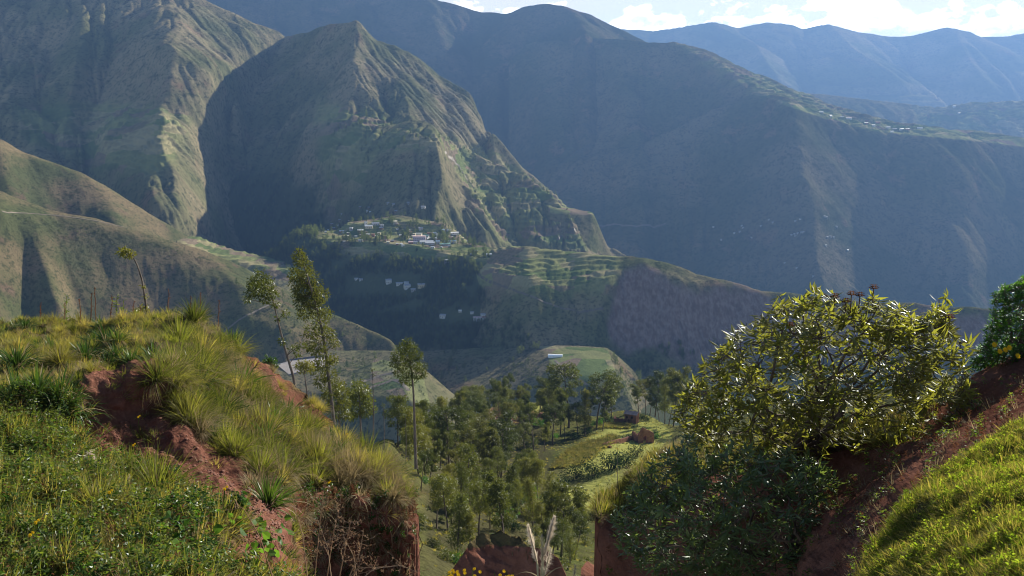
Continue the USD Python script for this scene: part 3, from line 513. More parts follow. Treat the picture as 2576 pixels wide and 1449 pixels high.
def tube(pts, r, sides=6):
    p = np.asarray(pts, float); t = unit(np.gradient(p, axis=0)); a = unit(np.cross(t, np.where(np.abs(t[:, 2:]) < 0.9, [0, 0, 1.0], [1.0, 0, 0]))); b = np.cross(t, a)
    g = np.arange(sides) * 2 * PI / sides; r = np.broadcast_to(r, len(p))
    V = p[:, None] + r[:, None, None] * (np.cos(g)[None, :, None] * a[:, None] + np.sin(g)[None, :, None] * b[:, None])
    i, j = np.meshgrid(np.arange(len(p) - 1), np.arange(sides), indexing='ij')
    q = np.stack([i * sides + j, i * sides + (j + 1) % sides, (i + 1) * sides + (j + 1) % sides, (i + 1) * sides + j], -1).reshape(-1, 4)
    V = V.reshape(-1, 3); V = np.vstack([V, p[-1:] + t[-1:] * r[-1]]); k = len(V) - 1; e = (len(p) - 1) * sides
    cap = np.array([[e + j, e + (j + 1) % sides, k] for j in range(sides)])
    return V, np.vstack([q[:, [0, 1, 2]], q[:, [0, 2, 3]], cap])
def join(ms):
    V, F, n = [], [], 0
    for v, f in ms: V.append(v); F.append(np.asarray(f) + n); n += len(v)
    return np.vstack(V), np.vstack(F)
def bend(a, b, sag, n=6, rng=None, wob=0.0):
    t = np.linspace(0, 1, n)[:, None]; p = np.asarray(a) * (1 - t) + np.asarray(b) * t; p[:, 2] += sag * np.sin(t[:, 0] * PI)
    if rng is not None: p[1:-1] += rng.normal(0, wob, (n - 2, 3))
    return p

M_bark = plain_mat('gum_bark', (0.055, 0.042, 0.032), (0.125, 0.10, 0.078), 3.0, stretch=(4, 4, 0.6), bump=0.01)
M_gum = leaf_mat('gum_leaves', [(0.042, 0.055, 0.015), (0.08, 0.092, 0.024), (0.11, 0.105, 0.03), (0.095, 0.075, 0.026)], gloss=0.08, trans=0.3, tmul=(1.5, 1.5, 0.5))
M_gumy = leaf_mat('young_gum_leaves', [(0.06, 0.072, 0.018), (0.105, 0.115, 0.026), (0.16, 0.148, 0.036), (0.14, 0.10, 0.03)], gloss=0.08, trans=0.32, tmul=(1.5, 1.5, 0.5))
M_bush = leaf_mat('bush_leaves', [(0.02, 0.042, 0.012), (0.035, 0.07, 0.016), (0.055, 0.09, 0.022)], gloss=0.08)
M_far = leaf_mat('far_leaves', [(0.045, 0.06, 0.026), (0.10, 0.115, 0.048), (0.19, 0.195, 0.085)], gloss=0.0, trans=0.3)

def crown(rng, clumps, leaf, dens, flat=0.8, hang=0.5):
    """Leaves in clumps (x, y, z, r): fuller towards each clump's skin."""
    Vs = []
    for x, y, z, r in clumps:
        n = max(12, int(dens * r * r)); u = rand_dirs(rng, n); q = u * (rng.uniform(0.15, 1, n) ** 0.5)[:, None] * r * [1, 1, flat]
        q *= (1 + 0.25 * np.sin(u[:, :1] * 5 + x) * np.cos(u[:, 1:2] * 4 + z))
        D = rand_dirs(rng, n) * 0.8 + u * 0.55 + [0, 0, -hang]
        Vs.append(leaves(q + [x, y, z], D, rand_dirs(rng, n), rng.uniform(0.7, 1.3, n) * leaf, rng.uniform(0.28, 0.42, n) * leaf))
    return join(Vs)
def gum(rng, h, kind):
    """A young eucalyptus of height h about the origin: (trunk mesh, crown mesh)."""
    lean = rng.normal(0, 0.07, 2) * h; t = np.linspace(0, 1, 9)
    tr = np.stack([lean[0] * t**1.6 + 0.012 * h * np.sin(t * 5 + rng.uniform(0, 6)), lean[1] * t**1.6 + 0.012 * h * np.cos(t * 4 + rng.uniform(0, 6)), t * h * 0.97], 1)
    parts = [tube(tr, h * (0.013 * (1 - t) + 0.0025), 6)]; cl = []
    def at_t(q): return np.array([np.interp(q, t, tr[:, k]) for k in range(3)])
    spec = dict(spire=(0.24, 17, 0.09, 0.10), round=(0.42, 14, 0.13, 0.095), umbrella=(0.50, 13, 0.17, 0.08), thin=(0.36, 11, 0.09, 0.07), full=(0.12, 22, 0.16, 0.12))[kind]
    lo, n, reach, r = spec
    for k in range(n):
        q = lo + (1 - lo) * (k + rng.uniform(0.1, 0.9)) / n; p = at_t(min(q, 1)); a = k * 2.4 + rng.uniform(-0.5, 0.5)
        s = dict(spire=1.15 - 0.8 * (q - lo) / (1 - lo), round=0.55 + math.sin((q - lo) / (1 - lo) * PI) * 0.7, umbrella=0.6 + 0.6 * math.sin((q - lo) / (1 - lo) * 2.4), thin=0.8, full=1.2 - 0.9 * (q - lo) / (1 - lo))[kind]
        e = p + np.array([math.cos(a), math.sin(a), rng.uniform(0.1, 0.6)]) * reach * h * s * rng.uniform(0.6, 1.1)
        if rng.uniform() < 0.9: parts.append(tube(bend(p - [0, 0, 0.03 * h], e, 0.01 * h, 4), np.linspace(0.0045, 0.0015, 4) * h, 4))
        cl.append((*e, r * h * rng.uniform(0.45, 1.2) * (0.75 + 0.35 * s)))
    cl.append((*at_t(1.0), r * h * 0.6))
    cm = crown(rng, cl, 0.030 * h + 0.03, 3000 / sum(c[3] ** 2 for c in cl), 0.8)
    return join(parts), cm
def make_proto(name, builder):
    c = proto(name); builder(c); return c
GUMS = []
for i, (kind, h) in enumerate([('spire', 12), ('round', 11), ('umbrella', 12), ('thin', 10), ('full', 7), ('umbrella', 13), ('round', 9), ('spire', 10), ('thin', 12)]):
    rng = np.random.default_rng(100 + i); tm, cm = gum(rng, h, kind); c = proto(f'gum_{i}')
    obj('trunk', tm, M_bark, c, smooth=True); obj('crown', cm, M_gum if i in (2, 5, 8) else M_gumy, c)
    GUMS.append((c, kind, h))
# small far crown, a handful of leaf clumps on a stem
def far_tree(seed, tall):
    rng = np.random.default_rng(seed); cl = [(rng.normal(0, 0.8), rng.normal(0, 0.8), z, rng.uniform(1.2, 2.2) * (1.15 - 0.05 * z * (12 / tall))) for z in np.linspace(tall * 0.3, tall * 0.92, 7)]
    v, f = crown(rng, cl, 1.5, 11, 0.9, 0.3); tv, tf = tube([[0, 0, -1], [0, 0, tall * 0.8]], [0.25, 0.1], 4); return (v, f), (tv, tf)

# ------------------------------------------------------------------ the slope between the near banks and the valley
def ground_mat(name, grassc, grass2, soilc, soil2, unit=1.0, bump=0.25, litter=(0.10, 0.075, 0.04)):
    """mask primvar: red = bare soil, green = bright meadow, blue = scrub litter."""
    n, L = {'geo': ('geometry', {}), 'at': ('attribute', {'attribute': 'mask'}), 'sep': ('separate_color', {})}, [('at.color', 'sep.color')]
    g = noise_mask(n, L, 'ng', 0.35 / unit, 0.35, 0.65, detail=6.0, rough=0.65)
    g2 = noise_mask(n, L, 'ng2', 1.9 / unit, 0.40, 0.62, detail=6.0, rough=0.7, amount=0.6)
    so = noise_mask(n, L, 'nso', 0.9 / unit, 0.35, 0.66, detail=8.0, rough=0.7)
    wet = noise_mask(n, L, 'nsw', 0.5 / unit, 0.5, 0.72, detail=5.0, stretch=(1.6, 1.6, 0.35), amount=0.55)
    n['ga'] = ('mix_color', {'a': grassc, 'b': grass2}); L.append((g, 'ga.fac')); n['sa'] = ('mix_color', {'a': soilc, 'b': soil2}); L.append((so, 'sa.fac'))
    cur = mixes(n, L, 'ga.result', [('l0', litter, g2), ('l1', (0.30, 0.305, 0.085), 'sep.g'), ('l2', litter, 'sep.b'), ('l3', 'sa.result', 'sep.r')])
    n['wm'] = ('math', {'math_type': 'multiply'}); L += [(wet, 'wm.value1'), ('sep.r', 'wm.value2')]
    cur = mixes(n, L, cur, [('l4', (0.05, 0.024, 0.018), 'wm.value')])
    n['hn'] = ('noise_texture', {'scale': 3.0 / unit, 'detail': 9.0, 'roughness': 0.7}); L.append(('geo.position', 'hn.vector'))
    n['hv'] = ('voronoi_texture', {'scale': 7.0 / unit, 'detail': 2.0}); L.append(('geo.position', 'hv.vector'))
    n['ha'] = ('math', {'math_type': 'multiply_add', 'value2': 0.35}); L += [('hv.distance', 'ha.value1'), ('hn.fac', 'ha.value3')]
    n['bump'] = ('bump', {'strength': 0.8, 'distance': bump}); L.append(('ha.value', 'bump.height'))
    n['p'] = ('diffuse_bsdf', {'roughness': 0.6}); L += [(cur, 'p.color'), ('bump.normal', 'p.normal')]
    return usdkit.material(stage, '/World/Looks/' + name, n, L, surface='p.BSDF')
M_mid = ground_mat('mid_ground', (0.085, 0.10, 0.032), (0.12, 0.115, 0.042), (0.12, 0.062, 0.045), (0.17, 0.09, 0.065), unit=9.0, bump=0.8, litter=(0.07, 0.066, 0.032))
M_bank = ground_mat('bank_ground', (0.075, 0.07, 0.028), (0.10, 0.08, 0.04), (0.125, 0.052, 0.036), (0.20, 0.095, 0.066), unit=1.0, bump=0.12)
mid = Chart('gully_slope', [(860, 1520), (860, 1150), (950, 1122), (1000, 1116), (1060, 1096), (1130, 1082), (1200, 1046), (1250, 1016), (1300, 1006), (1390, 1013), (1450, 1041), (1500, 1049), (1540, 1036), (1590, 1031), (1650, 1060), (1700, 1076), (1760, 1070), (1850, 1040), (2000, 1010), (2200, 980), (2620, 930), (2620, 1520)],
    [(880, 1140, 120), (1000, 1120, 150), (1060, 1100, 200), (1130, 1085, 260), (1200, 1050, 320), (1250, 1018, 370), (1390, 1015, 380), (1450, 1042, 340), (1500, 1050, 335), (1540, 1038, 345), (1590, 1034, 345), (1650, 1062, 322), (1700, 1077, 305), (1760, 1072, 295), (1850, 1042, 290), (2000, 1012, 280), (2200, 982, 260), (2600, 932, 240),
     (1590, 1065, 316), (1620, 1130, 262), (1500, 1090, 290), (1400, 1160, 235), (1560, 1180, 216), (1400, 1245, 192), (1550, 1200, 205), (1500, 1270, 178), (1400, 1320, 145), (1500, 1350, 130), (1450, 1449, 95), (1300, 1449, 82), (1250, 1350, 112), (1200, 1449, 75), (1060, 1449, 65), (1100, 1300, 110), (1050, 1200, 135), (1150, 1200, 178), (1250, 1200, 200), (1250, 1100, 275), (1300, 1150, 240), (1900, 1200, 170), (2200, 1200, 150), (2500, 1200, 140), (900, 1300, 90), (900, 1500, 60), (2500, 1500, 80)],
    7, M_mid, 'green slope falling away below the viewer into the valley', [(2.2, 26, False), (0.6, 7, False)], (160, 130),
    mask=[(1, [(1400, 1155), (1470, 1110), (1560, 1060), (1620, 1050), (1690, 1080), (1680, 1180), (1560, 1190), (1440, 1190)], 2), (1, [(1370, 1300), (1420, 1230), (1510, 1200), (1640, 1170), (1640, 1300), (1480, 1290)], 2), (1, [(1255, 1022), (1390, 1018), (1370, 1040), (1260, 1040)], 1), (0, [(1180, 1020), (1390, 1040), (1380, 1060), (1200, 1070)], 1),
          (2, [(1080, 1090), (1390, 1050), (1380, 1200), (1340, 1450), (1060, 1450)], 4)], smoothing=0.05)
wood_rng = np.random.default_rng(5)
# dense far woods, one mass
far_protos = [far_tree(40 + i, h) for i, h in enumerate((11, 14, 9, 12))]
pi = UsdGeom.PointInstancer.Define(stage, '/World/valley_woodland'); tag(pi, 'dark eucalyptus woods covering the valley slopes around the village', 'woodland', None, 'stuff')
targets = []
for i, (cm, tm) in enumerate(far_protos):
    x = UsdGeom.Xform.Define(stage, f'/World/valley_woodland/kind_{i}'); obj('crown', cm, M_far, x); obj('stem', tm, M_bark, x); targets.append(x.GetPath())
pos, kinds, scales, ors = [], [], [], []
for nm, n, ok in [('terraced_mountain', 6500, lambda S, m: (m[:, 2] > 0.5)), ('village_shelf', 5200, lambda S, m: (m[:, 2] > 0.5)),
                  ('landslide_spur', 2600, lambda S, m: inpoly([(880, 700), (1180, 690), (1230, 760), (1330, 850), (1340, 880), (1000, 920), (880, 800)], S) | ((m[:, 2] < 0.1) & inpoly([(1600, 900), (1700, 860), (1900, 880), (2300, 900), (2300, 960), (1600, 960)], S))),
                  ('village_shelf', 130, lambda S, m: inpoly([(820, 560), (1000, 510), (1200, 580), (1230, 650), (1080, 640), (850, 620)], S)), ('near_left_hill', 260, lambda S, m: inpoly([(560, 700), (900, 820), (960, 870), (760, 870), (600, 800)], S)), ('right_bench', 320, lambda S, m: inpoly([(1060, 880), (1370, 850), (1380, 895), (1100, 990)], S) | inpoly([(1540, 890), (1610, 960), (1620, 1010), (1560, 1000)], S)), ('left_bench', 160, lambda S, m: inpoly([(860, 890), (960, 900), (900, 1000), (840, 960)], S)), ('terrace_fields', 60, lambda S, m: S[:, 0] > 690), ('valley_floor_none', 0, None)]:
    if not n: continue
    s = SURF[nm]; R, C = s['Z'].shape; ii, jj = wood_rng.integers(1, R - 1, n * 5), wood_rng.integers(1, C - 1, n * 5)
    Y, U = s['y'][ii] * wood_rng.uniform(0.998, 1.002, n * 5), s['u'][jj] + wood_rng.uniform(-.5, .5, n * 5) * (s['u'][1] - s['u'][0]); P = np.stack([U * Y, Y, height(nm, U * Y, Y)], 1)
    S = project(P); good = ok(S, s['M'][ii, jj]) & (P[:, 2] > -395) & (S[:, 0] > 300) & ~(inpoly([(870, 694), (1060, 694), (1060, 752), (870, 752)], S) | inpoly([(1105, 785), (1215, 778), (1215, 822), (1105, 822)], S)) & (fbm2(P[:, 0] / 45, P[:, 1] / 45, 3, 77) > -0.22)
    P = P[good][:n]; pos.append(P); kinds.append(wood_rng.integers(0, 4, len(P))); scales.append(wood_rng.uniform(0.55, 1.15, len(P)))
pos, kinds, scales = np.vstack(pos), np.concatenate(kinds), np.concatenate(scales); ang = wood_rng.uniform(0, 2 * PI, len(pos))
pi.CreatePrototypesRel().SetTargets(targets); pi.CreateProtoIndicesAttr(Vt.IntArray.FromNumpy(kinds.astype(np.int32))); pi.CreatePositionsAttr(Vt.Vec3fArray.FromNumpy(pos.astype(np.float32)))
pi.CreateScalesAttr(Vt.Vec3fArray.FromNumpy(np.stack([scales, scales, scales * wood_rng.uniform(0.85, 1.25, len(scales))], 1).astype(np.float32)))
pi.CreateOrientationsAttr(Vt.QuathArray([Gf.Quath(float(math.cos(a / 2)), 0, 0, float(math.sin(a / 2))) for a in ang]))
# low scrub on the sunlit benches and the near hill
sp_, sk_, ss_ = [], [], []
for nm, n, polys in [('right_bench', 1500, [[(1190, 1000), (1240, 940), (1330, 900), (1380, 905), (1400, 948), (1340, 1012), (1200, 1015)], [(1530, 885), (1560, 905), (1600, 980), (1600, 1030), (1500, 1010), (1400, 1010), (1420, 965), (1510, 965), (1550, 935)]]), ('left_bench', 700, [[(850, 900), (930, 900), (1060, 930), (1085, 1020), (1040, 1030), (900, 1000), (830, 960)]]), ('near_left_hill', 2200, [[(520, 690), (640, 720), (760, 750), (900, 820), (985, 858), (960, 880), (760, 890), (600, 840)], [(20, 540), (160, 560), (420, 620), (560, 670), (400, 640), (150, 600)]])]:
    s = SURF[nm]; R, C = s['Z'].shape; ii, jj = wood_rng.integers(1, R - 1, n * 40), wood_rng.integers(1, C - 1, n * 40)
    Y, U = s['y'][ii] * wood_rng.uniform(.998, 1.002, n * 40), s['u'][jj] + wood_rng.uniform(-.5, .5, n * 40) * (s['u'][1] - s['u'][0]); P = np.stack([U * Y, Y, height(nm, U * Y, Y)], 1); Sx = project(P)
    P = P[np.any([inpoly(q, Sx) for q in polys], 0) & (P[:, 2] > -380) & (fbm2(P[:, 0] / 18, P[:, 1] / 18, 3, 78) > -.15)][:n]; sp_.append(P); ss_.append(wood_rng.uniform(.10, .26, len(P)))
sp_, ss_ = np.vstack(sp_), np.concatenate(ss_); sb = UsdGeom.PointInstancer.Define(stage, '/World/hill_scrub'); tag(sb, 'low dark scrub dotted over the benches and the near hill', 'scrub', None, 'stuff'); tg = []
for i, (cm, tm) in enumerate(far_protos[:2]): x = UsdGeom.Xform.Define(stage, f'/World/hill_scrub/kind_{i}'); obj('foliage', (cm[0] * [1.6, 1.6, .8] - [0, 0, 2.5], cm[1]), M_far, x); tg.append(x.GetPath())
sb.CreatePrototypesRel().SetTargets(tg); sb.CreateProtoIndicesAttr(Vt.IntArray.FromNumpy((np.arange(len(sp_)) % 2).astype(np.int32))); sb.CreatePositionsAttr(Vt.Vec3fArray.FromNumpy(sp_.astype(np.float32))); sb.CreateScalesAttr(Vt.Vec3fArray.FromNumpy(np.repeat(ss_[:, None], 3, 1).astype(np.float32)))

# ------------------------------------------------------------------ the two near banks and the red bluff in the gully
LB = [(-60, 1530), (-60, 820), (0, 812), (60, 806), (120, 812), (200, 822), (300, 812), (380, 800), (450, 805), (520, 818), (560, 850), (600, 895), (660, 930), (700, 955), (740, 985), (765, 1010), (800, 1035), (840, 1075), (870, 1100), (930, 1122), (980, 1160), (1005, 1200), (1022, 1232), (1030, 1262), (1024, 1284), (1042, 1310), (1046, 1345), (1030, 1370), (1034, 1400), (1018, 1425), (1024, 1460), (1012, 1530)]
left_bank = Chart('left_bank', LB, [(0, 1449, 5.5), (400, 1449, 5.5), (700, 1449, 6.6), (790, 1449, 11.3), (1000, 1449, 12.0), (-60, 1530, 5), (1020, 1530, 11.9), (780, 1530, 11.2), (500, 1530, 5), (0, 1300, 7), (300, 1300, 7.2), (600, 1330, 7.5), (770, 1370, 10.9), (850, 1330, 11.8), (850, 1420, 11.7), (1000, 1330, 12.1),
    (0, 1180, 9), (200, 1180, 9.3), (400, 1200, 9.7), (550, 1250, 9.3), (700, 1300, 9.0), (800, 1250, 11.2), (900, 1250, 11.8), (1000, 1250, 12), (0, 1050, 10.5), (100, 1050, 10.6), (230, 1130, 10.6), (320, 1140, 10.9), (450, 1110, 11.2), (380, 1040, 11.9), (560, 1160, 11.3), (700, 1150, 12.2), (780, 1190, 12.3), (770, 1230, 11.6), (900, 1160, 13),
    (220, 945, 11.4), (330, 930, 11.8), (390, 925, 12.2), (300, 1040, 11.5), (215, 1040, 11.0), (0, 960, 11), (100, 950, 11), (430, 1000, 12.0), (600, 1050, 13), (700, 1060, 14), (800, 1100, 14), (860, 1120, 14.3),
    (0, 880, 14), (200, 880, 14), (350, 870, 14.3), (480, 880, 14), (560, 900, 15), (640, 960, 15.2), (720, 1010, 15.6), (700, 985, 16.2), (780, 1040, 16), (-60, 820, 19), (0, 815, 20), (200, 825, 19), (380, 803, 18.5), (520, 818, 18), (590, 890, 17), (700, 957, 17), (760, 1010, 17), (840, 1080, 16), (930, 1123, 15), (1000, 1200, 14), (1035, 1270, 13), (1040, 1350, 12)],
    6, M_bank, 'left bank of red earth and rough grass in the foreground', [(0.34, 1.7, False), (0.20, 0.62, True), (0.06, 0.2, True)], (3.0, 7.0),
    mask=[(0, [(205, 940), (300, 908), (400, 908), (425, 960), (440, 1010), (455, 1060), (490, 1110), (570, 1150), (700, 1215), (740, 1260), (740, 1300), (760, 1449), (560, 1449), (610, 1340), (420, 1225), (330, 1185), (215, 1165), (190, 1030)], 2),
          (0, [(740, 1185), (830, 1220), (1000, 1235), (1060, 1280), (1060, 1530), (720, 1530), (760, 1380)], 2), (0, [(600, 890), (680, 930), (760, 1010), (830, 1060), (850, 1110), (780, 1090), (700, 1040), (610, 960)], 2)], smoothing=0.02)
RB = [(1512, 1530), (1520, 1470), (1508, 1440), (1514, 1400), (1502, 1370), (1506, 1330), (1494, 1300), (1500, 1275), (1512, 1258), (1560, 1226), (1600, 1190), (1650, 1150), (1700, 1122), (1760, 1110), (1900, 1120), (2000, 1110), (2100, 1100), (2200, 1080), (2300, 1035), (2400, 980), (2450, 942), (2500, 915), (2660, 870), (2660, 1530)]
right_bank = Chart('right_bank', RB, [(1512, 1449, 8.3), (1505, 1530, 8.2), (1650, 1449, 7.9), (1800, 1449, 7.3), (2000, 1449, 6.2), (2120, 1449, 5.2), (2200, 1449, 4.2), (2400, 1449, 3.5), (2576, 1449, 3.1), (2660, 1530, 2.9), (2100, 1530, 4.4), (1500, 1300, 8.5), (1560, 1232, 9.5), (1640, 1230, 8.6), (1650, 1155, 9.9), (1800, 1250, 7.6), (2000, 1250, 6.9), (2150, 1300, 6.1), (2250, 1260, 5.7),
    (1700, 1125, 9.9), (1900, 1125, 8.9), (2100, 1105, 8.1), (2250, 1100, 7.1), (2190, 1420, 4.5), (2300, 1262, 4.9), (2400, 1170, 5.2), (2500, 1105, 5.5), (2576, 1065, 5.6), (2660, 1040, 5.6), (2576, 1300, 3.8), (2400, 1320, 4.1), (2330, 1170, 6.1), (2450, 1065, 6.6), (2576, 975, 7.1), (2660, 930, 7.2), (2500, 925, 8.4), (2400, 985, 8.2), (2300, 1045, 7.9), (2660, 875, 8.6)],
    6, M_bank, 'right bank of red earth below the big shrub with a grassy edge', [(0.12, 1.2, False), (0.05, 0.35, True), (0.02, 0.11, False)], (2.0, 5.0),
    mask=[(0, [(1490, 1290), (1600, 1250), (1700, 1160), (2100, 1080), (2300, 1030), (2500, 900), (2700, 850), (2700, 1030), (2576, 1062), (2500, 1102), (2400, 1168), (2300, 1258), (2190, 1418), (2150, 1530), (1480, 1530)], 2)], smoothing=0.01)
bluff = Chart('red_bluff', [(1120, 1530), (1140, 1430), (1165, 1395), (1185, 1362), (1215, 1345), (1260, 1338), (1300, 1352), (1325, 1372), (1370, 1382), (1405, 1405), (1425, 1450), (1430, 1530)], [(1120, 1530, 31), (1140, 1430, 32), (1190, 1365, 32.8), (1215, 1350, 33.2), (1260, 1342, 33.4), (1300, 1354, 33.2), (1330, 1374, 32.6), (1400, 1405, 32.2), (1200, 1400, 32.4), (1260, 1370, 32.9), (1300, 1390, 32.6), (1380, 1410, 32.2), (1220, 1449, 32.1), (1300, 1449, 32.2), (1400, 1449, 32), (1430, 1530, 31.8)],
    4, M_bank, 'dark red earth bluff with hanging roots at the bottom of the gully', [(0.5, 3.0, False), (0.25, 0.9, True)], (8, 10), mask=[(0, [(1140, 1385), (1200, 1372), (1260, 1358), (1320, 1372), (1440, 1395), (1440, 1540), (1140, 1540)], 1)])
bluff2 = Chart('red_bluff', [(1455, 1530), (1462, 1430), (1475, 1412), (1500, 1405), (1530, 1412), (1540, 1530)], [(1455, 1530, 25), (1465, 1430, 26), (1500, 1408, 28), (1530, 1415, 28), (1490, 1449, 25.5), (1530, 1530, 25)], 4, M_bank, 'small dark red earth lump beside the right bank', [(0.3, 1.5, False)], (5, 8), mask=[(0, [(1440, 1415), (1560, 1415), (1560, 1540), (1440, 1540)], 1)])

# ------------------------------------------------------------------ labels that find a thing by what stands near it
MARKS = []      # (px, py, words)
def place_words(px, py, marks=None, kmax=1):
    m = min(marks or MARKS, key=lambda q: math.hypot(q[0] - px, (q[1] - py) * 1.15))
    dx, dy = px - m[0], py - m[1]
    if math.hypot(dx, dy) < 14: rel = 'right at'
    elif abs(dx) > 1.1 * abs(dy): rel = 'right of' if dx > 0 else 'left of'
    else: rel = 'below' if dy > 0 else 'above'
    return f'{rel} {m[2]}'
ORD = ['leftmost', 'second from left', 'third from left', 'fourth from left', 'fifth from left', 'sixth from left', 'seventh from left', 'eighth from left', 'ninth from left']
def label_all(items, marks):
    """items: list of dicts with px, py, what. Writes a label for each: what it is, what it is near, and its turn from the left where several agree."""
    by = {}
    for it in items: by.setdefault((it['what'], place_words(it['px'], it['py'], marks)), []).append(it)
    for (what, where), g in by.items():
        g.sort(key=lambda q: q['px'])
        for k, it in enumerate(g):
            if len(g) == 1: it['label'] = f'{what} {where}'
            elif len(g) == 2: it['label'] = f"{'left' if k == 0 else 'right'} of two: {what} {where}"
            elif k == len(g) - 1: it['label'] = f'rightmost {what} {where}'
            else: it['label'] = f'{what} {where}, ' + (ORD[k] if k < len(ORD) else f'{k + 1}th from left')
    return items

# ------------------------------------------------------------------ grass and weeds of the near banks
G_green = leaf_mat('grass_green', [(0.056, 0.069, 0.02), (0.112, 0.128, 0.035), (0.188, 0.185, 0.057), (0.237, 0.206, 0.094)], gloss=0.06, trans=0.5, tmul=(1.65, 1.6, 0.6))
G_yell = leaf_mat('grass_yellow', [(0.125, 0.122, 0.037), (0.213, 0.194, 0.065), (0.3, 0.25, 0.106), (0.35, 0.288, 0.163)], gloss=0.05, trans=0.5, tmul=(1.6, 1.5, 0.65))
G_dry = leaf_mat('grass_dry', [(0.16, 0.13, 0.07), (0.24, 0.2, 0.12), (0.30, 0.25, 0.17), (0.2, 0.14, 0.07)], gloss=0.04, trans=0.4, tmul=(1.1, 1.0, 0.8))
G_strap = leaf_mat('strap_leaves', [(0.022, 0.045, 0.014), (0.04, 0.075, 0.02), (0.065, 0.10, 0.028), (0.12, 0.10, 0.04)], gloss=0.22, rough=0.3, trans=0.32)
G_weed = leaf_mat('weed_leaves', [(0.05, 0.075, 0.018), (0.09, 0.12, 0.028), (0.14, 0.155, 0.042), (0.16, 0.13, 0.05)], gloss=0.05, rough=0.5, trans=0.45)
G_lip = leaf_mat('lip_moss', [(0.09, 0.13, 0.02), (0.15, 0.19, 0.03), (0.20, 0.21, 0.045), (0.17, 0.12, 0.05)], gloss=0.0, trans=0.5)
G_brown = leaf_mat('dry_seed_heads', [(0.09, 0.04, 0.022), (0.15, 0.075, 0.04), (0.2, 0.12, 0.07)], gloss=0.0, trans=0.3, tmul=(1.2, 1.0, 0.8))
G_flower = leaf_mat('yellow_petals', [(0.65, 0.42, 0.02), (0.75, 0.52, 0.03)], gloss=0.0, trans=0.4, tmul=(1.0, 0.95, 0.6))
G_plume = leaf_mat('plume_hair', [(0.50, 0.43, 0.35), (0.62, 0.56, 0.48), (0.68, 0.62, 0.55)], gloss=0.0, trans=0.5, tmul=(1.05, 1.0, 0.92))
def tuft(rng, n, r, ln, wd, droop, spread=0.75):
    a = rng.uniform(0, 2 * PI, n); q = rng.uniform(0, 1, n) ** 0.7
    base = np.stack([np.cos(a) * q * r * 0.45, np.sin(a) * q * r * 0.45, -0.03 * np.ones(n)], 1)
    tilt = q * spread + rng.normal(0, 0.12, n)
    d = np.stack([np.cos(a) * np.sin(tilt), np.sin(a) * np.sin(tilt), np.cos(tilt)], 1)
    return blades(base, d, ln * rng.uniform(0.55, 1.15, n), wd * rng.uniform(0.6, 1.3, n), droop * rng.uniform(0.3, 1.5, n), rng)
TUSS = []
for i, (nm, n, r, ln, wd, dr, spr, mat, drym) in enumerate([('green', 300, 0.30, 0.62, 0.015, 1.1, 0.9, G_green, 90), ('yellow', 320, 0.32, 0.60, 0.014, 1.2, 0.95, G_yell, 120), ('tan', 300, 0.30, 0.58, 0.012, 1.5, 1.05, G_dry, 60), ('strap', 130, 0.30, 0.66, 0.034, 1.3, 1.0, G_strap, 30), ('green', 380, 0.40, 0.75, 0.015, 1.4, 1.0, G_green, 160), ('strap', 90, 0.22, 0.46, 0.028, 1.0, 0.95, G_strap, 14), ('yellow', 300, 0.22, 0.42, 0.013, 0.9, 0.85, G_yell, 60)]):
    rng = np.random.default_rng(300 + i); c = proto(f'tussock_{i}')
    obj('blades', tuft(rng, n, r, ln, wd, dr, spr), mat, c); obj('dead_blades', tuft(rng, drym, r * 1.1, ln * 0.9, wd * 0.9, dr * 1.6, spr * 1.25), G_dry, c)
    TUSS.append((c, nm))
def weed_mesh(rng, h, n, ln, wd):
    t = rng.uniform(0.12, 1, n); a = rng.uniform(0, 2 * PI, n); st = rng.normal(0, 0.12 * h, (5, 3)) * [1, 1, 0] + [0, 0, h]
    k = rng.integers(0, 5, n); root = rng.normal(0, 0.04, (5, 3)) * [1, 1, 0]
    C = root[k] * (1 - t[:, None]) + st[k] * t[:, None]; D = np.stack([np.cos(a), np.sin(a), rng.uniform(-0.2, 0.7, n)], 1)
    lv = leaves(C, D, rand_dirs(rng, n) * [1, 1, 0.2], ln * rng.uniform(0.6, 1.2, n), wd * rng.uniform(0.7, 1.2, n))
    return lv, join([tube([root[j], (root[j] + st[j]) / 2 + rng.normal(0, 0.02, 3), st[j]], [0.006, 0.005, 0.003], 4) for j in range(5)])
WEED = []
for i, (h, n, ln, wd) in enumerate([(0.35, 120, 0.09, 0.05), (0.28, 110, 0.07, 0.05), (0.6, 150, 0.10, 0.045)]):
    rng = np.random.default_rng(330 + i); c = proto(f'weed_{i}'); lv, st = weed_mesh(rng, h, n, ln, wd); obj('leaves', lv, G_weed, c); obj('stems', st, G_brown, c); WEED.append(c)
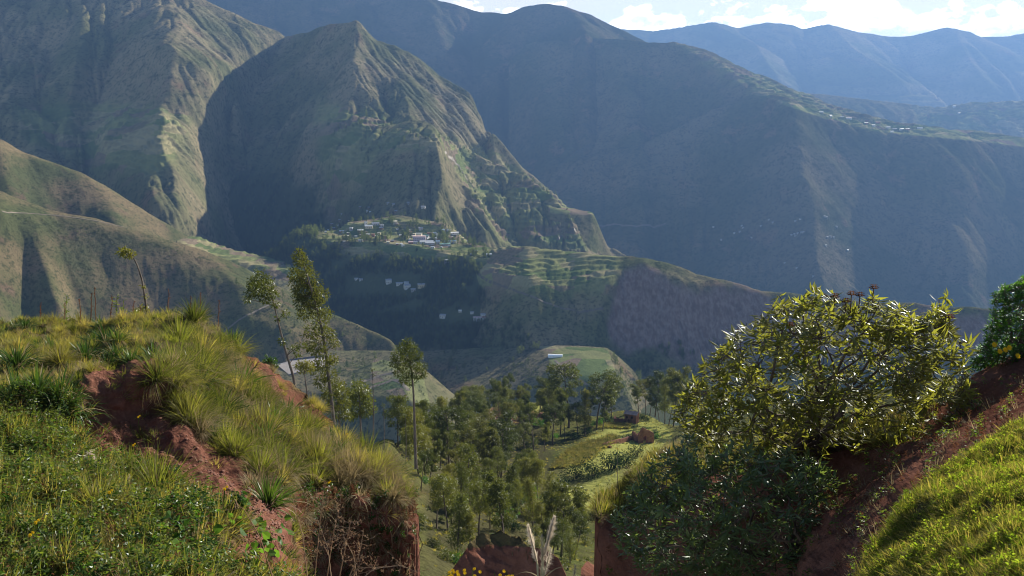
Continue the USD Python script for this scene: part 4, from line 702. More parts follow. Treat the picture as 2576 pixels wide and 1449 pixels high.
# ground cover: short blades and small leaves that nobody could count
def cover(name, label, chart, polys, n, seed, kinds, smin, smax, keep=None):
    rng = np.random.default_rng(seed); p = UsdGeom.PointInstancer.Define(stage, '/World/' + name); tag(p, label, name.replace('_', ' '), None, 'stuff'); tg = []
    for i, (mk, mat) in enumerate(kinds):
        x = UsdGeom.Xform.Define(stage, f'/World/{name}/kind_{i}'); obj('leaves', mk, mat, x); tg.append(x.GetPath())
    xy = np.vstack([chart.scatter(int(n * f), q, rng, keep) for q, f in polys]); m = len(xy)
    P, N = chart.point(xy[:, 0], xy[:, 1]), chart.normal(xy[:, 0], xy[:, 1])
    up = unit(N * 0.55 + [0, 0, 0.75]); ang = rng.uniform(0, 2 * PI, m); quats = []
    for u, a in zip(up, ang):
        q1 = Gf.Rotation(Gf.Vec3d(0, 0, 1), Gf.Vec3d(*map(float, u))).GetQuat() * Gf.Rotation(Gf.Vec3d(0, 0, 1), math.degrees(a)).GetQuat(); quats.append(Gf.Quath(q1))
    s = rng.uniform(smin, smax, m)
    p.CreatePrototypesRel().SetTargets(tg); p.CreateProtoIndicesAttr(Vt.IntArray.FromNumpy(rng.integers(0, len(kinds), m).astype(np.int32))); p.CreatePositionsAttr(Vt.Vec3fArray.FromNumpy(P.astype(np.float32)))
    p.CreateScalesAttr(Vt.Vec3fArray.FromNumpy(np.repeat(s[:, None], 3, 1).astype(np.float32))); p.CreateOrientationsAttr(Vt.QuathArray(quats))
rngk = np.random.default_rng(360)
G_lime0 = leaf_mat('fresh_weed_leaves', [(0.04, 0.085, 0.02), (0.07, 0.13, 0.028), (0.12, 0.17, 0.04)], gloss=0.03, rough=.5)
K_short = [(tuft(rngk, 46, 0.16, 0.15, 0.007, 0.8, 0.8), G_green), (tuft(rngk, 46, 0.18, 0.17, 0.007, 0.9, 0.9), G_yell), (tuft(rngk, 34, 0.16, 0.16, 0.006, 1.0, 0.9), G_dry), (tuft(rngk, 46, 0.16, 0.12, 0.007, 0.8, 0.8), G_green)]
K_weed = [(weed_mesh(rngk, 0.24, 44, 0.045, 0.02)[0], M_bush), (weed_mesh(rngk, 0.34, 44, 0.05, 0.018)[0], G_weed), (weed_mesh(rngk, 0.2, 40, 0.035, 0.02)[0], G_lime0), (weed_mesh(rngk, 0.16, 30, 0.036, 0.022)[0], G_weed), (weed_mesh(rngk, 0.24, 34, 0.04, 0.018)[0], G_weed), (tuft(rngk, 34, 0.2, 0.26, 0.010, 1.2, 0.9), G_yell), (tuft(rngk, 30, 0.2, 0.24, 0.009, 1.4, 1.0), G_dry), (tuft(rngk, 24, 0.16, 0.34, 0.014, 1.3, 0.9), G_green), (tuft(rngk, 30, 0.2, 0.3, 0.011, 1.1, 0.9), G_yell), (weed_mesh(rngk, 0.28, 22, 0.03, 0.012)[0], G_brown)]
def patchy(chart):
    return lambda c: ((chart.get(chart.col, c[:, 0], c[:, 1])[:, 0] < 0.3) * 1.0 + 0.03) * (0.12 + sstep(-0.25, 0.3, fbm2(c[:, 0] / 46, c[:, 1] / 34, 3, 19)))
def bare(chart, lim=0.45):
    return lambda c: (chart.get(chart.col, c[:, 0], c[:, 1])[:, 0] < lim) * 1.0 + 0.035
cover('bank_grass', 'short grass covering the top and front of the left bank', left_bank, [(LB, 1.0)], 5200, 401, K_short, 0.6, 1.3, patchy(left_bank))
cover('bank_weeds', 'leafy weeds and dry litter on the slope at the lower left', left_bank, [([(-60, 1150), (240, 1140), (420, 1200), (600, 1330), (700, 1440), (1030, 1449), (1030, 1530), (-60, 1530)], 0.72), ([(-60, 1000), (220, 1000), (240, 1150), (-60, 1180)], 0.28)], 7600, 402, K_weed, 0.4, 1.15, patchy(left_bank))
cover('lip_grass', 'bright green grass on the right hand edge of the bank', right_bank, [([(2190, 1425), (2300, 1262), (2400, 1172), (2500, 1105), (2576, 1066), (2660, 1040), (2660, 1530), (2150, 1530)], 1.0)], 6500, 403, [(tuft(rngk, 60, 0.10, 0.075, 0.005, 0.9, 0.9), G_green), (tuft(rngk, 60, 0.10, 0.085, 0.005, 0.9, 0.9), G_yell), (tuft(rngk, 60, 0.10, 0.06, 0.006, 0.8, 0.8), G_lip), (tuft(rngk, 70, 0.11, 0.05, 0.007, 1.2, 1.1), G_lip), (weed_mesh(rngk, 0.045, 26, 0.014, 0.009)[0], G_lip)], 0.5, 1.15)
cover('cliff_top_grass', 'rough tan and green grass on the right bank around the shrub', right_bank, [([(1490, 1300), (1510, 1255), (1600, 1180), (1700, 1115), (2100, 1095), (2300, 1035), (2300, 1090), (2000, 1170), (1800, 1180), (1640, 1270), (1540, 1300)], 1.0)], 1300, 404, K_short, 0.5, 1.2)

# crumbled earth on the bare faces
K_clod = []
for i in range(4):
    b = trimesh.creation.icosphere(1, .05); v = np.array(b.vertices); v = v * (1 + .5 * fbm3(v * 14 + i * 3, 2, i))[:, None] * [1, .8, .5]; K_clod.append(((v, np.array(b.faces)), '/World/Looks/clod'))
plain_mat('clod', (0.095, 0.040, 0.027), (0.18, 0.085, 0.058), 2.0)
cover('earth_clods', 'crumbled red earth lying on the bare slides of the left bank', left_bank, [([(420, 1200), (560, 1180), (700, 1215), (740, 1290), (720, 1400), (600, 1449), (560, 1380), (600, 1330)], .8), ([(220, 1050), (420, 1060), (540, 1160), (420, 1200), (330, 1150)], .2)], 1900, 410, K_clod, .06, .62)
cover('cliff_litter', 'dead leaves and weeds clinging to the dark overhang of the left bank', left_bank, [([(760, 1225), (1000, 1230), (1040, 1300), (1040, 1480), (790, 1480)], 1.0)], 420, 411, [(weed_mesh(rngk, .2, 30, .05, .016)[0], G_brown), (tuft(rngk, 30, .16, .28, .01, 2.4, 1.3), G_dry), (weed_mesh(rngk, .2, 30, .045, .02)[0], M_bush)], .4, 1.1)
cover('slope_litter', 'sparse weeds and dry litter on the right hand earth slope', right_bank, [([(1500, 1290), (1640, 1260), (2000, 1150), (2300, 1050), (2500, 930), (2620, 880), (2620, 1040), (2400, 1170), (2200, 1400), (2150, 1500), (1510, 1500)], 1.0)], 620, 412, [(weed_mesh(rngk, .1, 24, .03, .014)[0], G_brown), (tuft(rngk, 24, .1, .12, .006, 1.6, 1.1), G_dry), (weed_mesh(rngk, .12, 24, .03, .016)[0], G_weed)], .3, 1.0)
def roots(label, chart, spots, ln, seed, n=16):
    rng = np.random.default_rng(seed); o = thing('hanging_roots', label, 'roots', (0, 0, 0))
    for px, py in spots:
        for k in range(n):
            x, y = px + rng.normal(0, 14), py + rng.normal(0, 6); q = chart.point(x, y) + chart.normal(x, y) * .03; L = ln * rng.uniform(.3, 1.2); pts = np.array([q + chart.normal(x, y) * .05 * t + [rng.normal(0, .03) * L, 0, -L * t] for t in np.linspace(0, 1, 6)]); obj('root', tube(pts, np.linspace(.007, .002, 6) * (q[1] / 11), 4), G_rootm, o)
G_rootm = leaf_mat('root_fibre', [(0.10, 0.065, 0.04), (0.2, 0.14, 0.09), (0.06, 0.04, 0.03)], gloss=0.0, trans=.1)
roots('brown roots hanging down the dark overhang of the left bank', left_bank, [(770, 1245), (860, 1245), (940, 1255), (1000, 1270), (1015, 1330)], .75, 501)
roots('pale roots hanging down the red bluff in the gully', bluff, [(1225, 1362), (1290, 1372), (1340, 1392)], 2.2, 502, 8)
roots('fine roots hanging down the right hand earth cliff', right_bank, [(1530, 1285), (1600, 1262), (1660, 1240)], .5, 503, 12)

# ------------------------------------------------------------------ tussocks and weeds, one by one
NEAR_MARKS = [(90, 985, 'the left edge clump'), (300, 1030, 'the tall red earth scar'), (235, 1175, 'the fan plume'), (460, 850, 'the biggest crest tussock'), (322, 1240, 'the slender plume'), (560, 1260, 'the red earth slide'),
              (570, 1120, 'the shaded hollow'), (720, 975, 'the red earth notch'), (820, 1060, 'the lower red earth knob'), (840, 1240, 'the dark overhang'), (980, 1180, 'the bank end'), (110, 890, 'the flat yellow top'), (120, 1340, 'the lower left corner'), (700, 1400, 'the foot of the bank'), (1560, 1240, 'the right hand earth cliff'), (1680, 1120, 'the tan grass')]
items = []
def tus(px, py, kind, s, chart=left_bank): items.append(dict(px=px, py=py, kind=kind, s=s, chart=chart))
for px, py, k, s in [(90, 985, 3, 1.5), (150, 1005, 3, 1.35), (35, 1000, 3, 1.4), (190, 1035, 3, 1.2), (130, 885, 3, .9), (215, 900, 3, 1.0), (330, 900, 5, 1.1), (60, 870, 5, .9), (575, 1120, 5, 1.3), (690, 1245, 3, 1.1), (705, 1150, 5, 1.1), (740, 1170, 5, 1.0), (300, 880, 5, 1.0),
                     (450, 860, 4, 1.5), (485, 826, 0, 1.35), (430, 915, 0, 1.4), (385, 960, 4, 1.1), (520, 880, 1, 1.4), (556, 905, 2, 1.3), (500, 955, 0, 1.4), (455, 1000, 4, 1.25), (590, 955, 2, 1.3), (620, 1000, 0, 1.3), (655, 1015, 1, 1.2), (480, 1050, 1, 1.2), (540, 1075, 1, 1.2), (600, 1090, 1, 1.3), (650, 1090, 0, 1.3), (690, 1085, 2, 1.3), (740, 1110, 0, 1.2), (700, 1195, 2, 1.3), (640, 1150, 0, 1.2), (765, 1165, 1, 1.2), (830, 1150, 2, 1.4), (870, 1165, 2, 1.4), (905, 1180, 1, 1.3), (945, 1178, 2, 1.3), (965, 1212, 2, 1.2), (855, 1205, 2, 1.3), (800, 1180, 0, 1.2), (990, 1235, 2, 1.1), (330, 1235, 0, 1.25), (360, 1215, 1, 1.2), (390, 1255, 4, 1.2), (345, 1290, 3, 1.0), (255, 1310, 4, 1.0), (455, 1290, 2, 1.0), (715, 1400, 5, 1.0)]: tus(px, py, k, s)
rng = np.random.default_rng(11)
def fill(n, poly, kinds, smin, smax, chart=left_bank, lim=0.5, gap=14):
    for px, py in chart.scatter(n * 3, poly, rng, bare(chart, lim)):
        if all(math.hypot(q['px'] - px, q['py'] - py) > gap for q in items) and n > 0: tus(px, py, int(rng.choice(kinds)), rng.uniform(smin, smax) ** 1.5, chart); n -= 1
fill(150, [(400, 930), (560, 860), (640, 940), (760, 1060), (900, 1125), (1000, 1210), (900, 1240), (760, 1220), (640, 1210), (480, 1090), (420, 1020)], [0, 0, 4, 2, 4, 1, 5, 3, 2], .8, 1.25)
fill(60, [(-40, 820), (380, 805), (420, 900), (220, 935), (-40, 940)], [0, 1, 6, 6, 3, 1, 5], .6, 1.1, gap=18)
fill(46, [(-40, 1060), (200, 1070), (330, 1170), (480, 1260), (560, 1400), (300, 1449), (-40, 1449)], [0, 1, 2, 3, 6, 2, 5], .55, 1.0, gap=26)
fill(14, [(640, 925), (700, 950), (790, 1020), (860, 1090), (840, 1105), (760, 1040), (690, 985), (640, 955)], [2, 1, 2, 6], .6, .9, lim=2.0, gap=12)
fill(16, [(900, 1180), (980, 1165), (1015, 1215), (1036, 1262), (1000, 1275), (900, 1245)], [2, 2, 1, 0], .8, 1.1, lim=2.0, gap=9)
fill(14, [(1500, 1300), (1515, 1255), (1600, 1185), (1700, 1118), (1780, 1115), (1640, 1240), (1560, 1290)], [2, 1, 2, 0], .5, 0.75, right_bank, 2.0, gap=14)
WHAT = {'green': 'green grass tussock', 'yellow': 'yellow grass tussock', 'tan': 'dry tan grass tussock', 'strap': 'dark strap leaved clump'}
for it in items: it['what'] = ('big ' if it['s'] > 1.22 else 'small ' if it['s'] < 0.75 else '') + WHAT[TUSS[it['kind']][1]]
for it in label_all(items, NEAR_MARKS):
    p, n = it['chart'].point(it['px'], it['py']), it['chart'].normal(it['px'], it['py']); t = unit(n * 0.5 + [0, 0, 0.8])
    copy(TUSS[it['kind']][0], 'grass_tussock' if 'clump' not in it['what'] else 'strap_leaved_clump', it['label'], 'grass tussock' if 'clump' not in it['what'] else 'plant', p - n * 0.02, rng.uniform(0, 360), it['s'] * rng.uniform(0.5, 0.68), None, (math.degrees(-t[1]) * 0.8, math.degrees(t[0]) * 0.8))

# tall weeds on the crest
def stalk(px, py, h_px, d, name, label, cat, leaf, leafmat, n, ln, wd, lean=0.0, seed=0):
    rng = np.random.default_rng(seed + int(px)); b, t = at(px, py, d), at(px + lean, py - h_px, d + 0.05); H = np.linalg.norm(t - b)
    o = thing(name, label, cat, b); pts = bend(np.zeros(3), t - b, 0, 6, rng, 0.012 * H); obj('stem', tube(pts, np.linspace(0.006, 0.0025, 6) * (1 + d / 20), 5), leafmat if leaf == 'brown' else G_weed, o)
    q = rng.uniform(0.35 if leaf == 'brown' else 0.1, 1, n); C = np.stack([np.interp(q, np.linspace(0, 1, 6), pts[:, k]) for k in range(3)], 1); a = rng.uniform(0, 2 * PI, n)
    C += rng.normal(0, 0.02 * H, (n, 3)) * (1.2 - q)[:, None]
    obj('seed_heads' if leaf == 'brown' else 'leaves', leaves(C, np.stack([np.cos(a), np.sin(a), rng.uniform(0.1, 0.9, n)], 1), rand_dirs(rng, n), ln * rng.uniform(0.6, 1.3, n), wd), leafmat, o)
    return o
for k, (px, py, h, lean, what) in enumerate([(160, 812, 52, 4, 'first'), (203, 812, 60, -3, ''), (226, 812, 76, 6, ''), (243, 815, 92, -4, ''), (278, 812, 70, 3, ''), (333, 815, 58, 5, ''), (356, 812, 44, -4, ''), (421, 806, 78, 3, ''), (478, 806, 62, 2, ''), (506, 812, 76, -2, ''), (548, 825, 70, 4, ''), (100, 812, 50, 3, '')]):
    stalk(px, py, h, 18.5, 'dry_weed_stalk', ['reddish dry weed stalk, third from left on the skyline of the left bank', 'reddish dry weed stalk, fourth from left on the skyline of the left bank', 'tall reddish weed stalk beside the tallest one on the left bank skyline', 'tallest reddish dry weed stalk on the skyline of the left bank', 'reddish dry weed stalk just left of the leaning sapling pair on the skyline', 'reddish dry weed stalk directly left of the leaning thin tree', 'short reddish weed stalk right at the leaning thin tree', 'tall reddish weed stalk right of the leaning thin tree', 'reddish weed stalk above the biggest green tussock', 'tall thin weed stalk right of the biggest green tussock', 'rightmost reddish weed stalk on the left bank skyline', 'leftmost reddish dry weed stalk on the skyline of the left bank'][k], 'dry weed', 'brown', G_brown, 34, 0.035, 0.012, lean, 7)
for px, h, lab in [(165, 70, 'leafy green weed spike, leftmost on the left bank skyline'), (292, 72, 'leafy green weed spike left of the leaning thin tree'), (308, 60, 'shorter leafy green weed spike next to the leaning thin tree')]:
    stalk(px, 815, h, 17.5, 'leafy_weed_stalk', lab, 'weed', 'green', G_weed, 26, 0.11, 0.022, 3, 9)
stalk(310, 1190, 70, 9.4, 'leafy_weed_stalk', 'upright small leaved weed in front of the tall red earth scar', 'weed', 'green', G_weed, 60, 0.045, 0.025, -3, 12)

# broad leaved vine at the foot of the bank
def heart(c, d, w, s):
    d = d / np.linalg.norm(d); w = w - d * (w @ d); w /= np.linalg.norm(w); n = np.cross(d, w)
    pts = [(0, 0, 0), (.28, -.42, .05), (.62, -.36, .03), (1, 0, -.12), (.62, .36, .03), (.28, .42, .05), (.42, 0, -.04)]
    return np.array([c + s * (a * d + b * w + q * n) for a, b, q in pts]), np.array([[6, 0, 1], [6, 1, 2], [6, 2, 3], [6, 3, 4], [6, 4, 5], [6, 5, 0]])
G_vine = leaf_mat('vine_leaves', [(0.04, 0.085, 0.02), (0.07, 0.13, 0.028), (0.11, 0.16, 0.035)], gloss=0.02, rough=0.5, trans=0.45)
for lab, poly, n, sd in [('low vine with broad green leaves at the bottom centre left', [(520, 1340), (640, 1330), (700, 1390), (700, 1449), (500, 1449)], 70, 1), ('vine with broad leaves climbing beside the arching dry stalk', [(630, 1310), (690, 1310), (690, 1390), (640, 1390)], 16, 2), ('sparse broad leaved vine on the weedy slope left of centre', [(380, 1380), (500, 1350), (500, 1449), (380, 1449)], 34, 3)]:
    rng = np.random.default_rng(sd + 70); o = thing('broad_leaved_vine', lab, 'vine', (0, 0, 0)); xy = left_bank.scatter(n, poly, rng); P, N = left_bank.point(xy[:, 0], xy[:, 1]), left_bank.normal(xy[:, 0], xy[:, 1])
    for p, m in zip(P, N):
        q = p + m * rng.uniform(0.08, 0.2) + [0, 0, rng.uniform(0.02, 0.12)]; obj('leaf', heart(q, unit(rng.normal(0, 1, 3) + m * 0.3 - [0, 0, .4]), np.cross(rng.normal(size=3), m), rng.uniform(0.055, 0.095)), G_vine, o)
    ordr = np.argsort(xy[:, 0]); obj('stem', tube((P + N * 0.06)[ordr][::3], 0.004, 4), G_brown, o)

# plumes
M_stem = plain_mat('straw_stem', (0.24, 0.2, 0.11), (0.33, 0.28, 0.17), 6.0)
def plume(parent, a, b, side, n, ln, rng, name='plume'):
    """Hairs along a bowed stem from a to b, trailing to one side."""
    t = rng.uniform(0.05, 1, n) ** 0.9; pts = bend(a, b, 0.0, 8); C = np.stack([np.interp(t, np.linspace(0, 1, 8), pts[:, k]) for k in range(3)], 1)
    ax = unit(b - a); env = np.sin(np.clip(t * 0.92 + 0.05, 0, 1) * PI) ** 0.7 * (0.55 + 0.45 * np.sin(t * 31 + 2 * np.sin(t * 9)))
    D = rand_dirs(rng, n) * 0.5 + ax * 0.8 + np.asarray(side) * rng.uniform(0, 0.8, n)[:, None]
    obj(name, blades(C, D, ln * (0.35 + 0.8 * env) * rng.uniform(0.7, 1.2, n), ln * 0.035, 0.6, rng, 3), G_plume, parent); obj('stem', tube(np.vstack([pts]), np.linspace(0.006, 0.003, 8), 5), M_stem, parent)
rng = np.random.default_rng(21)
o = thing('pampas_plumes', 'pair of large white feathery plumes standing at the bottom centre', 'pampas grass', (0, 0, 0))
for a, b, sd, n, ln in [((1366, 1408, 5.4), (1394, 1302, 5.5), (.25, 0, 0), 1900, .055), ((1352, 1420, 5.4), (1329, 1324, 5.35), (-.1, 0, .1), 1600, .05), ((1364, 1400, 5.4), (1363, 1348, 5.4), (0, 0, .2), 260, .04), ((1368, 1449, 5.4), (1385, 1385, 5.3), (.3, 0, -.2), 500, .05), ((1360, 1449, 5.4), (1368, 1380, 5.4), (.1, 0, 0), 420, .05)]: plume(o, at(*a), at(*b), sd, n, ln, rng)
for a, b in [((1366, 1408, 5.4), (1372, 1640, 5.3)), ((1352, 1420, 5.4), (1362, 1640, 5.3)), ((1364, 1400, 5.4), (1366, 1640, 5.35))]: obj('stem', tube(bend(at(*a), at(*b), 0, 6), 0.007, 5), M_stem, o)
obj('leaf', blades(at(np.array([1360, 1370, 1376]), np.array([1470, 1470, 1475]), np.array([5.4, 5.4, 5.4])), np.array([[.5, 0, 1], [-.6, 0, 1], [.9, .1, .9]]), np.array([.3, .25, .3]), .012, 2.0, rng, 8), G_dry, o)
o = thing('pampas_plumes', 'small pale broken plume right of the large plume pair', 'pampas grass', (0, 0, 0)); plume(o, at(1438, 1500, 5.8), at(1447, 1424, 5.8), (0.1, 0, 0), 300, .05, rng); obj('stem', tube([at(1438, 1500, 5.8), at(1436, 1640, 5.8)], 0.007, 5), M_stem, o)
o = thing('pampas_plumes', 'fan shaped pale plume leaning left on the lower left slope', 'pampas grass', (0, 0, 0)); plume(o, at(251, 1197, 8.6), at(229, 1142, 8.6), (-.45, 0, 0), 700, .12, rng); obj('stem', tube([at(251, 1197, 8.6), at(258, 1260, 8.6)], 0.007, 5), M_stem, o)
o = thing('pampas_plumes', 'slender closed plume upright on a bare stem at lower left', 'pampas grass', (0, 0, 0)); plume(o, at(322, 1250, 8.2), at(325, 1196, 8.2), (0, 0, .4), 300, .05, rng); obj('stem', tube(bend(at(322, 1252, 8.2), at(314, 1340, 8.0), 0, 5), 0.007, 5), M_stem, o)

# dry stalks before the dark cliff
M_dry = leaf_mat('dry_stalks', [(0.22, 0.13, 0.075), (0.32, 0.22, 0.14), (0.26, 0.17, 0.11)], gloss=0.0, trans=0.2, tmul=(1.1, 1.0, .8))
def dry_stalk(pts, d, label, n, rng, sl=0.10):
    P = np.array([at(x, y, d) for x, y in pts]); t = np.linspace(0, 1, len(P)); q = np.linspace(0, 1, 12); P = np.stack([np.interp(q, t, P[:, k]) for k in range(3)], 1); o = thing('dry_grass_stalk', label, 'dry grass', P[0]); P = P - P[0]
    obj('stem', tube(P, np.linspace(0.005, 0.0016, 12), 5), M_dry, o)
    for k in range(n):
        s = rng.uniform(0.25, 0.98); c = np.array([np.interp(s, q, P[:, j]) for j in range(3)]); e = c + (rand_dirs(rng, 1)[0] * [1, .5, .6] + [0, 0, .35]) * sl * rng.uniform(.5, 1.3); w = bend(c, e, -.01, 4); tv = [tube(w, [.0022, .002, .0016, .001], 4)]
        m = 5; C = np.repeat(w[1:], 2, 0)[:m]; tv.append(leaves(C, rand_dirs(rng, m) + unit(e - c), rand_dirs(rng, m), .022, .006)); obj('side_branch', join(tv), M_dry, o)
rng = np.random.default_rng(31)
for k, (pts, d) in enumerate([([(790, 1470), (803, 1332), (817, 1199)], 6.2), ([(820, 1470), (840, 1332), (859, 1262)], 6.2), ([(690, 1465), (653, 1349), (612, 1277), (590, 1279)], 6.0), ([(775, 1470), (762, 1350), (735, 1250)], 6.5), ([(850, 1470), (872, 1360), (884, 1300)], 6.0), ([(870, 1470), (905, 1390), (915, 1330)], 6.0), ([(835, 1470), (825, 1380), (800, 1310)], 6.1), ([(890, 1475), (940, 1430), (1010, 1422), (1050, 1440)], 5.8), ([(860, 1475), (900, 1430), (960, 1425)], 5.8), ([(900, 1470), (890, 1400), (862, 1345)], 6.0)]):
    dry_stalk(pts, d, ['tallest dry stalk, nearly upright, before the dark overhang', 'dry stalk leaning right next to the tallest one', 'arching dry stalk bowed to the left over the earth slide', 'dry stalk leaning left of the tallest one', 'dry branched stalk right of centre before the dark cliff', 'rightmost upright dry stalk before the dark cliff', 'short dry stalk leaning left at the bottom', 'long dry stalk bent flat along the bottom towards the right', 'second bent dry stalk lying under the longest bent one', 'dry stalk curving left below the rightmost upright one'][k], 16 if k not in (2,) else 8, rng, .13)

# yellow flowers
def flower_head(c, up, r, rng, n=10):
    a = np.arange(n) * 2 * PI / n; u = unit(np.asarray(up, float)); e1 = unit(np.cross(u, [0.3, 1, .2])); e2 = np.cross(u, e1); D = np.cos(a)[:, None] * e1 + np.sin(a)[:, None] * e2 + u * .25
    return leaves(np.repeat([c], n, 0), D, np.cross(D, u), r, r * .5)
for px, py, d, n, lab in [(1160, 1446, 5.0, 16, 'yellow flower cluster at the bottom edge, left of the other'), (1272, 1448, 5.0, 9, 'smaller yellow flower cluster at the bottom edge left of the plumes')]:
    rng = np.random.default_rng(int(px)); o = thing('yellow_flowers', lab, 'flowers', at(px, py, d)); b = np.array([0, 0, -0.35])
    for k in range(n):
        c = rng.normal(0, 1, 3) * [.05, .03, .012]; obj('flower_head', join([flower_head(c, (rng.normal(0, .3), -.5, 1), .014, rng), flower_head(c + [0, 0, .004], (0, -.4, 1), .008, rng)]), G_flower, o)
    obj('stem', join([tube([b + rng.normal(0, .01, 3), rng.normal(0, 1, 3) * [.04, .02, .01]], .002, 4) for k in range(6)]), G_weed, o); lv, st = weed_mesh(rng, .3, 40, .05, .014); obj('leaves', (lv[0] + b, lv[1]), G_weed, o)
rng = np.random.default_rng(55)
o = thing('yellow_flowers', 'tall yellow flowers before the bright green bush at the right edge', 'flowers', right_bank.point(2525, 918))
b0 = right_bank.point(2525, 918)
for px, py in [(2501, 867), (2539, 875), (2529, 880), (2560, 895), (2515, 884)]:
    c = at(px, py, 7.9) - b0; obj('stem', tube(bend([rng.normal(0, .05), 0, -.02], c, 0.02, 5), .004, 4), G_weed, o); obj('flower_head', join([flower_head(c, (.1, -1, .4), .03, rng), flower_head(c + [0, -.004, .002], (.1, -1, .4), .016, rng)]), G_flower, o)
M_fl = []
for k, (px, py) in enumerate([(352, 1030 + 70), (85, 1395), (283, 1320), (548, 1352), (365, 1185 + 10), (490, 1250), (880 - 60, 1250), (350, 1182), (92, 1180 + 240), (870, 1068 + 60), (432, 1278)]): M_fl.append((px, py))
its = [dict(px=px, py=py, what='single small yellow flower') for px, py in M_fl]
for it in label_all(its, NEAR_MARKS):
    p, nn = left_bank.point(it['px'], it['py']), left_bank.normal(it['px'], it['py']); o = thing('small_yellow_flower', it['label'], 'flower', p); c = nn * .2 + [0, 0, .1]
    obj('flower_head', join([flower_head(c, (0, -1, .8), .018, rng, 9), flower_head(c + [.02, 0, .02], (.4, -1, .6), .014, rng, 8)]), G_flower, o); obj('stem', tube([[0, 0, 0], c], .003, 4), G_weed, o)

# ------------------------------------------------------------------ the big shrub
S_up = leaf_mat('shrub_leaves', [(0.065, 0.08, 0.022), (0.11, 0.122, 0.032), (0.16, 0.15, 0.045), (0.12, 0.125, 0.038), (0.20, 0.115, 0.045), (0.085, 0.10, 0.028)], gloss=0.05, rough=0.32, trans=0.48)
S_low = leaf_mat('shaded_shrub_leaves', [(0.085, 0.115, 0.05), (0.13, 0.165, 0.068), (0.18, 0.205, 0.09), (0.2, 0.14, 0.06)], gloss=0.07, rough=0.32, trans=0.35)
M_twig = plain_mat('shrub_bark', (0.06, 0.042, 0.03), (0.12, 0.085, 0.06), 8.0)
def shrub(name, label, cat, base, poly, dmid, dth, n_ros, per, ln, mat, n_parts, seed, stems=9, upb=0.35, reach=1.0, leafname='leaf', twigs=True):
    rng = np.random.default_rng(seed); poly = np.array(poly, float); lo, hi = poly.min(0), poly.max(0); c = rng.uniform(lo, hi, (n_ros * 4, 2)); c = c[inpoly(poly, c)][:n_ros]
    # depth: fuller in the middle of the outline
    edge = np.min([np.hypot(*(c - (a + np.clip(((c - a) @ (b - a)) / ((b - a) @ (b - a)), 0, 1)[:, None] * (b - a))).T) for a, b in zip(poly, np.roll(poly, -1, 0))], 0)
    th = dth * np.sqrt(np.clip(edge / 160, 0.02, 1)); D = dmid + th * np.sign(rng.uniform(-1, 1, len(c))) * rng.uniform(0.25, 1, len(c)) ** 0.6; T = at(c[:, 0], c[:, 1], D)
    B = np.array([at(*b) for b in base]); o = thing(name, label, cat, B[0]); O = B[0]; T, B = T - O, B - O
    # stems from the base to a spread of tips, twigs from the stems to the rest
    main = rng.choice(len(T), min(stems, len(T)), replace=False); pts, pr = [], []; mesh = []
    for m in main:
        b = B[rng.integers(len(B))]; e = b * .08 + T[m] * .92; p = bend(b, e, 0.10 * np.linalg.norm(e - b), 9, rng, 0.03); mesh.append(tube(p, np.linspace(0.02, 0.005, 9), 6)); pts.append(p[2:])
    obj('branch', mesh[0], M_twig, o, smooth=True)
    for q in mesh[1:]: obj('branch', q, M_twig, o, smooth=True)
    if twigs:
        node = np.vstack(pts); order = np.argsort(np.linalg.norm(T - T.mean(0), axis=1)); tw = []
        for i in order:
            k = np.argmin(np.linalg.norm(node - T[i], axis=1) + 0.4 * np.maximum(node[:, 2] - T[i, 2], 0)); p = bend(node[k], T[i], -0.02, 4, rng, 0.01); tw.append(tube(p, [.0052, .0042, .0034, .0026], 4))
            if rng.uniform() < .35: node = np.vstack([node, p[1:3]])
        obj('twigs', join(tw), M_twig, o).SetCustomDataByKey('kind', 'stuff')
    n = len(T) * per; k = np.repeat(np.arange(len(T)), per); ax = unit(rng.normal(0, .45, (len(T), 3)) + [0, 0, 1.0])[k]; a = rng.uniform(0, 2 * PI, n)
    e1 = unit(np.cross(ax, [0.3, 0.9, 0.1])); e2 = np.cross(ax, e1); rad = np.cos(a)[:, None] * e1 + np.sin(a)[:, None] * e2; up = rng.uniform(-.35, 1.0, n)
    Dv = unit(rad + ax * up[:, None] * upb * 2 - [0, 0, .12]); C = T[k] - ax * rng.uniform(0, .10, n)[:, None] * (ln / .1); L_ = ln * rng.uniform(.55, 1.25, n); W_ = np.cross(Dv, ax) + 0.35 * rand_dirs(rng, n)
    V, F = leaves(C, Dv, W_, L_, L_ * rng.uniform(.2, .3, n), .18)
    if n_parts:
        size = L_ / np.linalg.norm(C + O, axis=1); big = set(np.argsort(-size)[:n_parts].tolist()); sel = np.zeros(n, bool); sel[list(big)] = True
        for i in sorted(big): obj('leaf', (V[i * 4:i * 4 + 4], np.array([[0, 1, 2], [0, 2, 3]])), mat, o)
        r = np.nonzero(~sel)[0]; V = V.reshape(n, 4, 3)[r].reshape(-1, 3); i4 = np.arange(len(r))[:, None] * 4; F = np.vstack([i4 + [0, 1, 2], i4 + [0, 2, 3]])
    f = obj('foliage', (V, F), mat, o); f.SetCustomDataByKey('kind', 'stuff')
    return o, O
up_poly = [(1690, 1080), (1716, 1000), (1755, 940), (1790, 885), (1830, 835), (1900, 800), (1935, 770), (1962, 738), (1985, 760), (2015, 735), (2062, 716), (2110, 745), (2150, 760), (2195, 742), (2240, 765), (2290, 760), (2330, 775), (2368, 744), (2385, 790), (2400, 840), (2440, 850), (2450, 900), (2430, 950), (2460, 1005), (2440, 1045), (2370, 1060), (2330, 1110), (2340, 1150), (2250, 1140), (2150, 1130), (2050, 1140), (1950, 1130), (1850, 1130), (1760, 1120)]
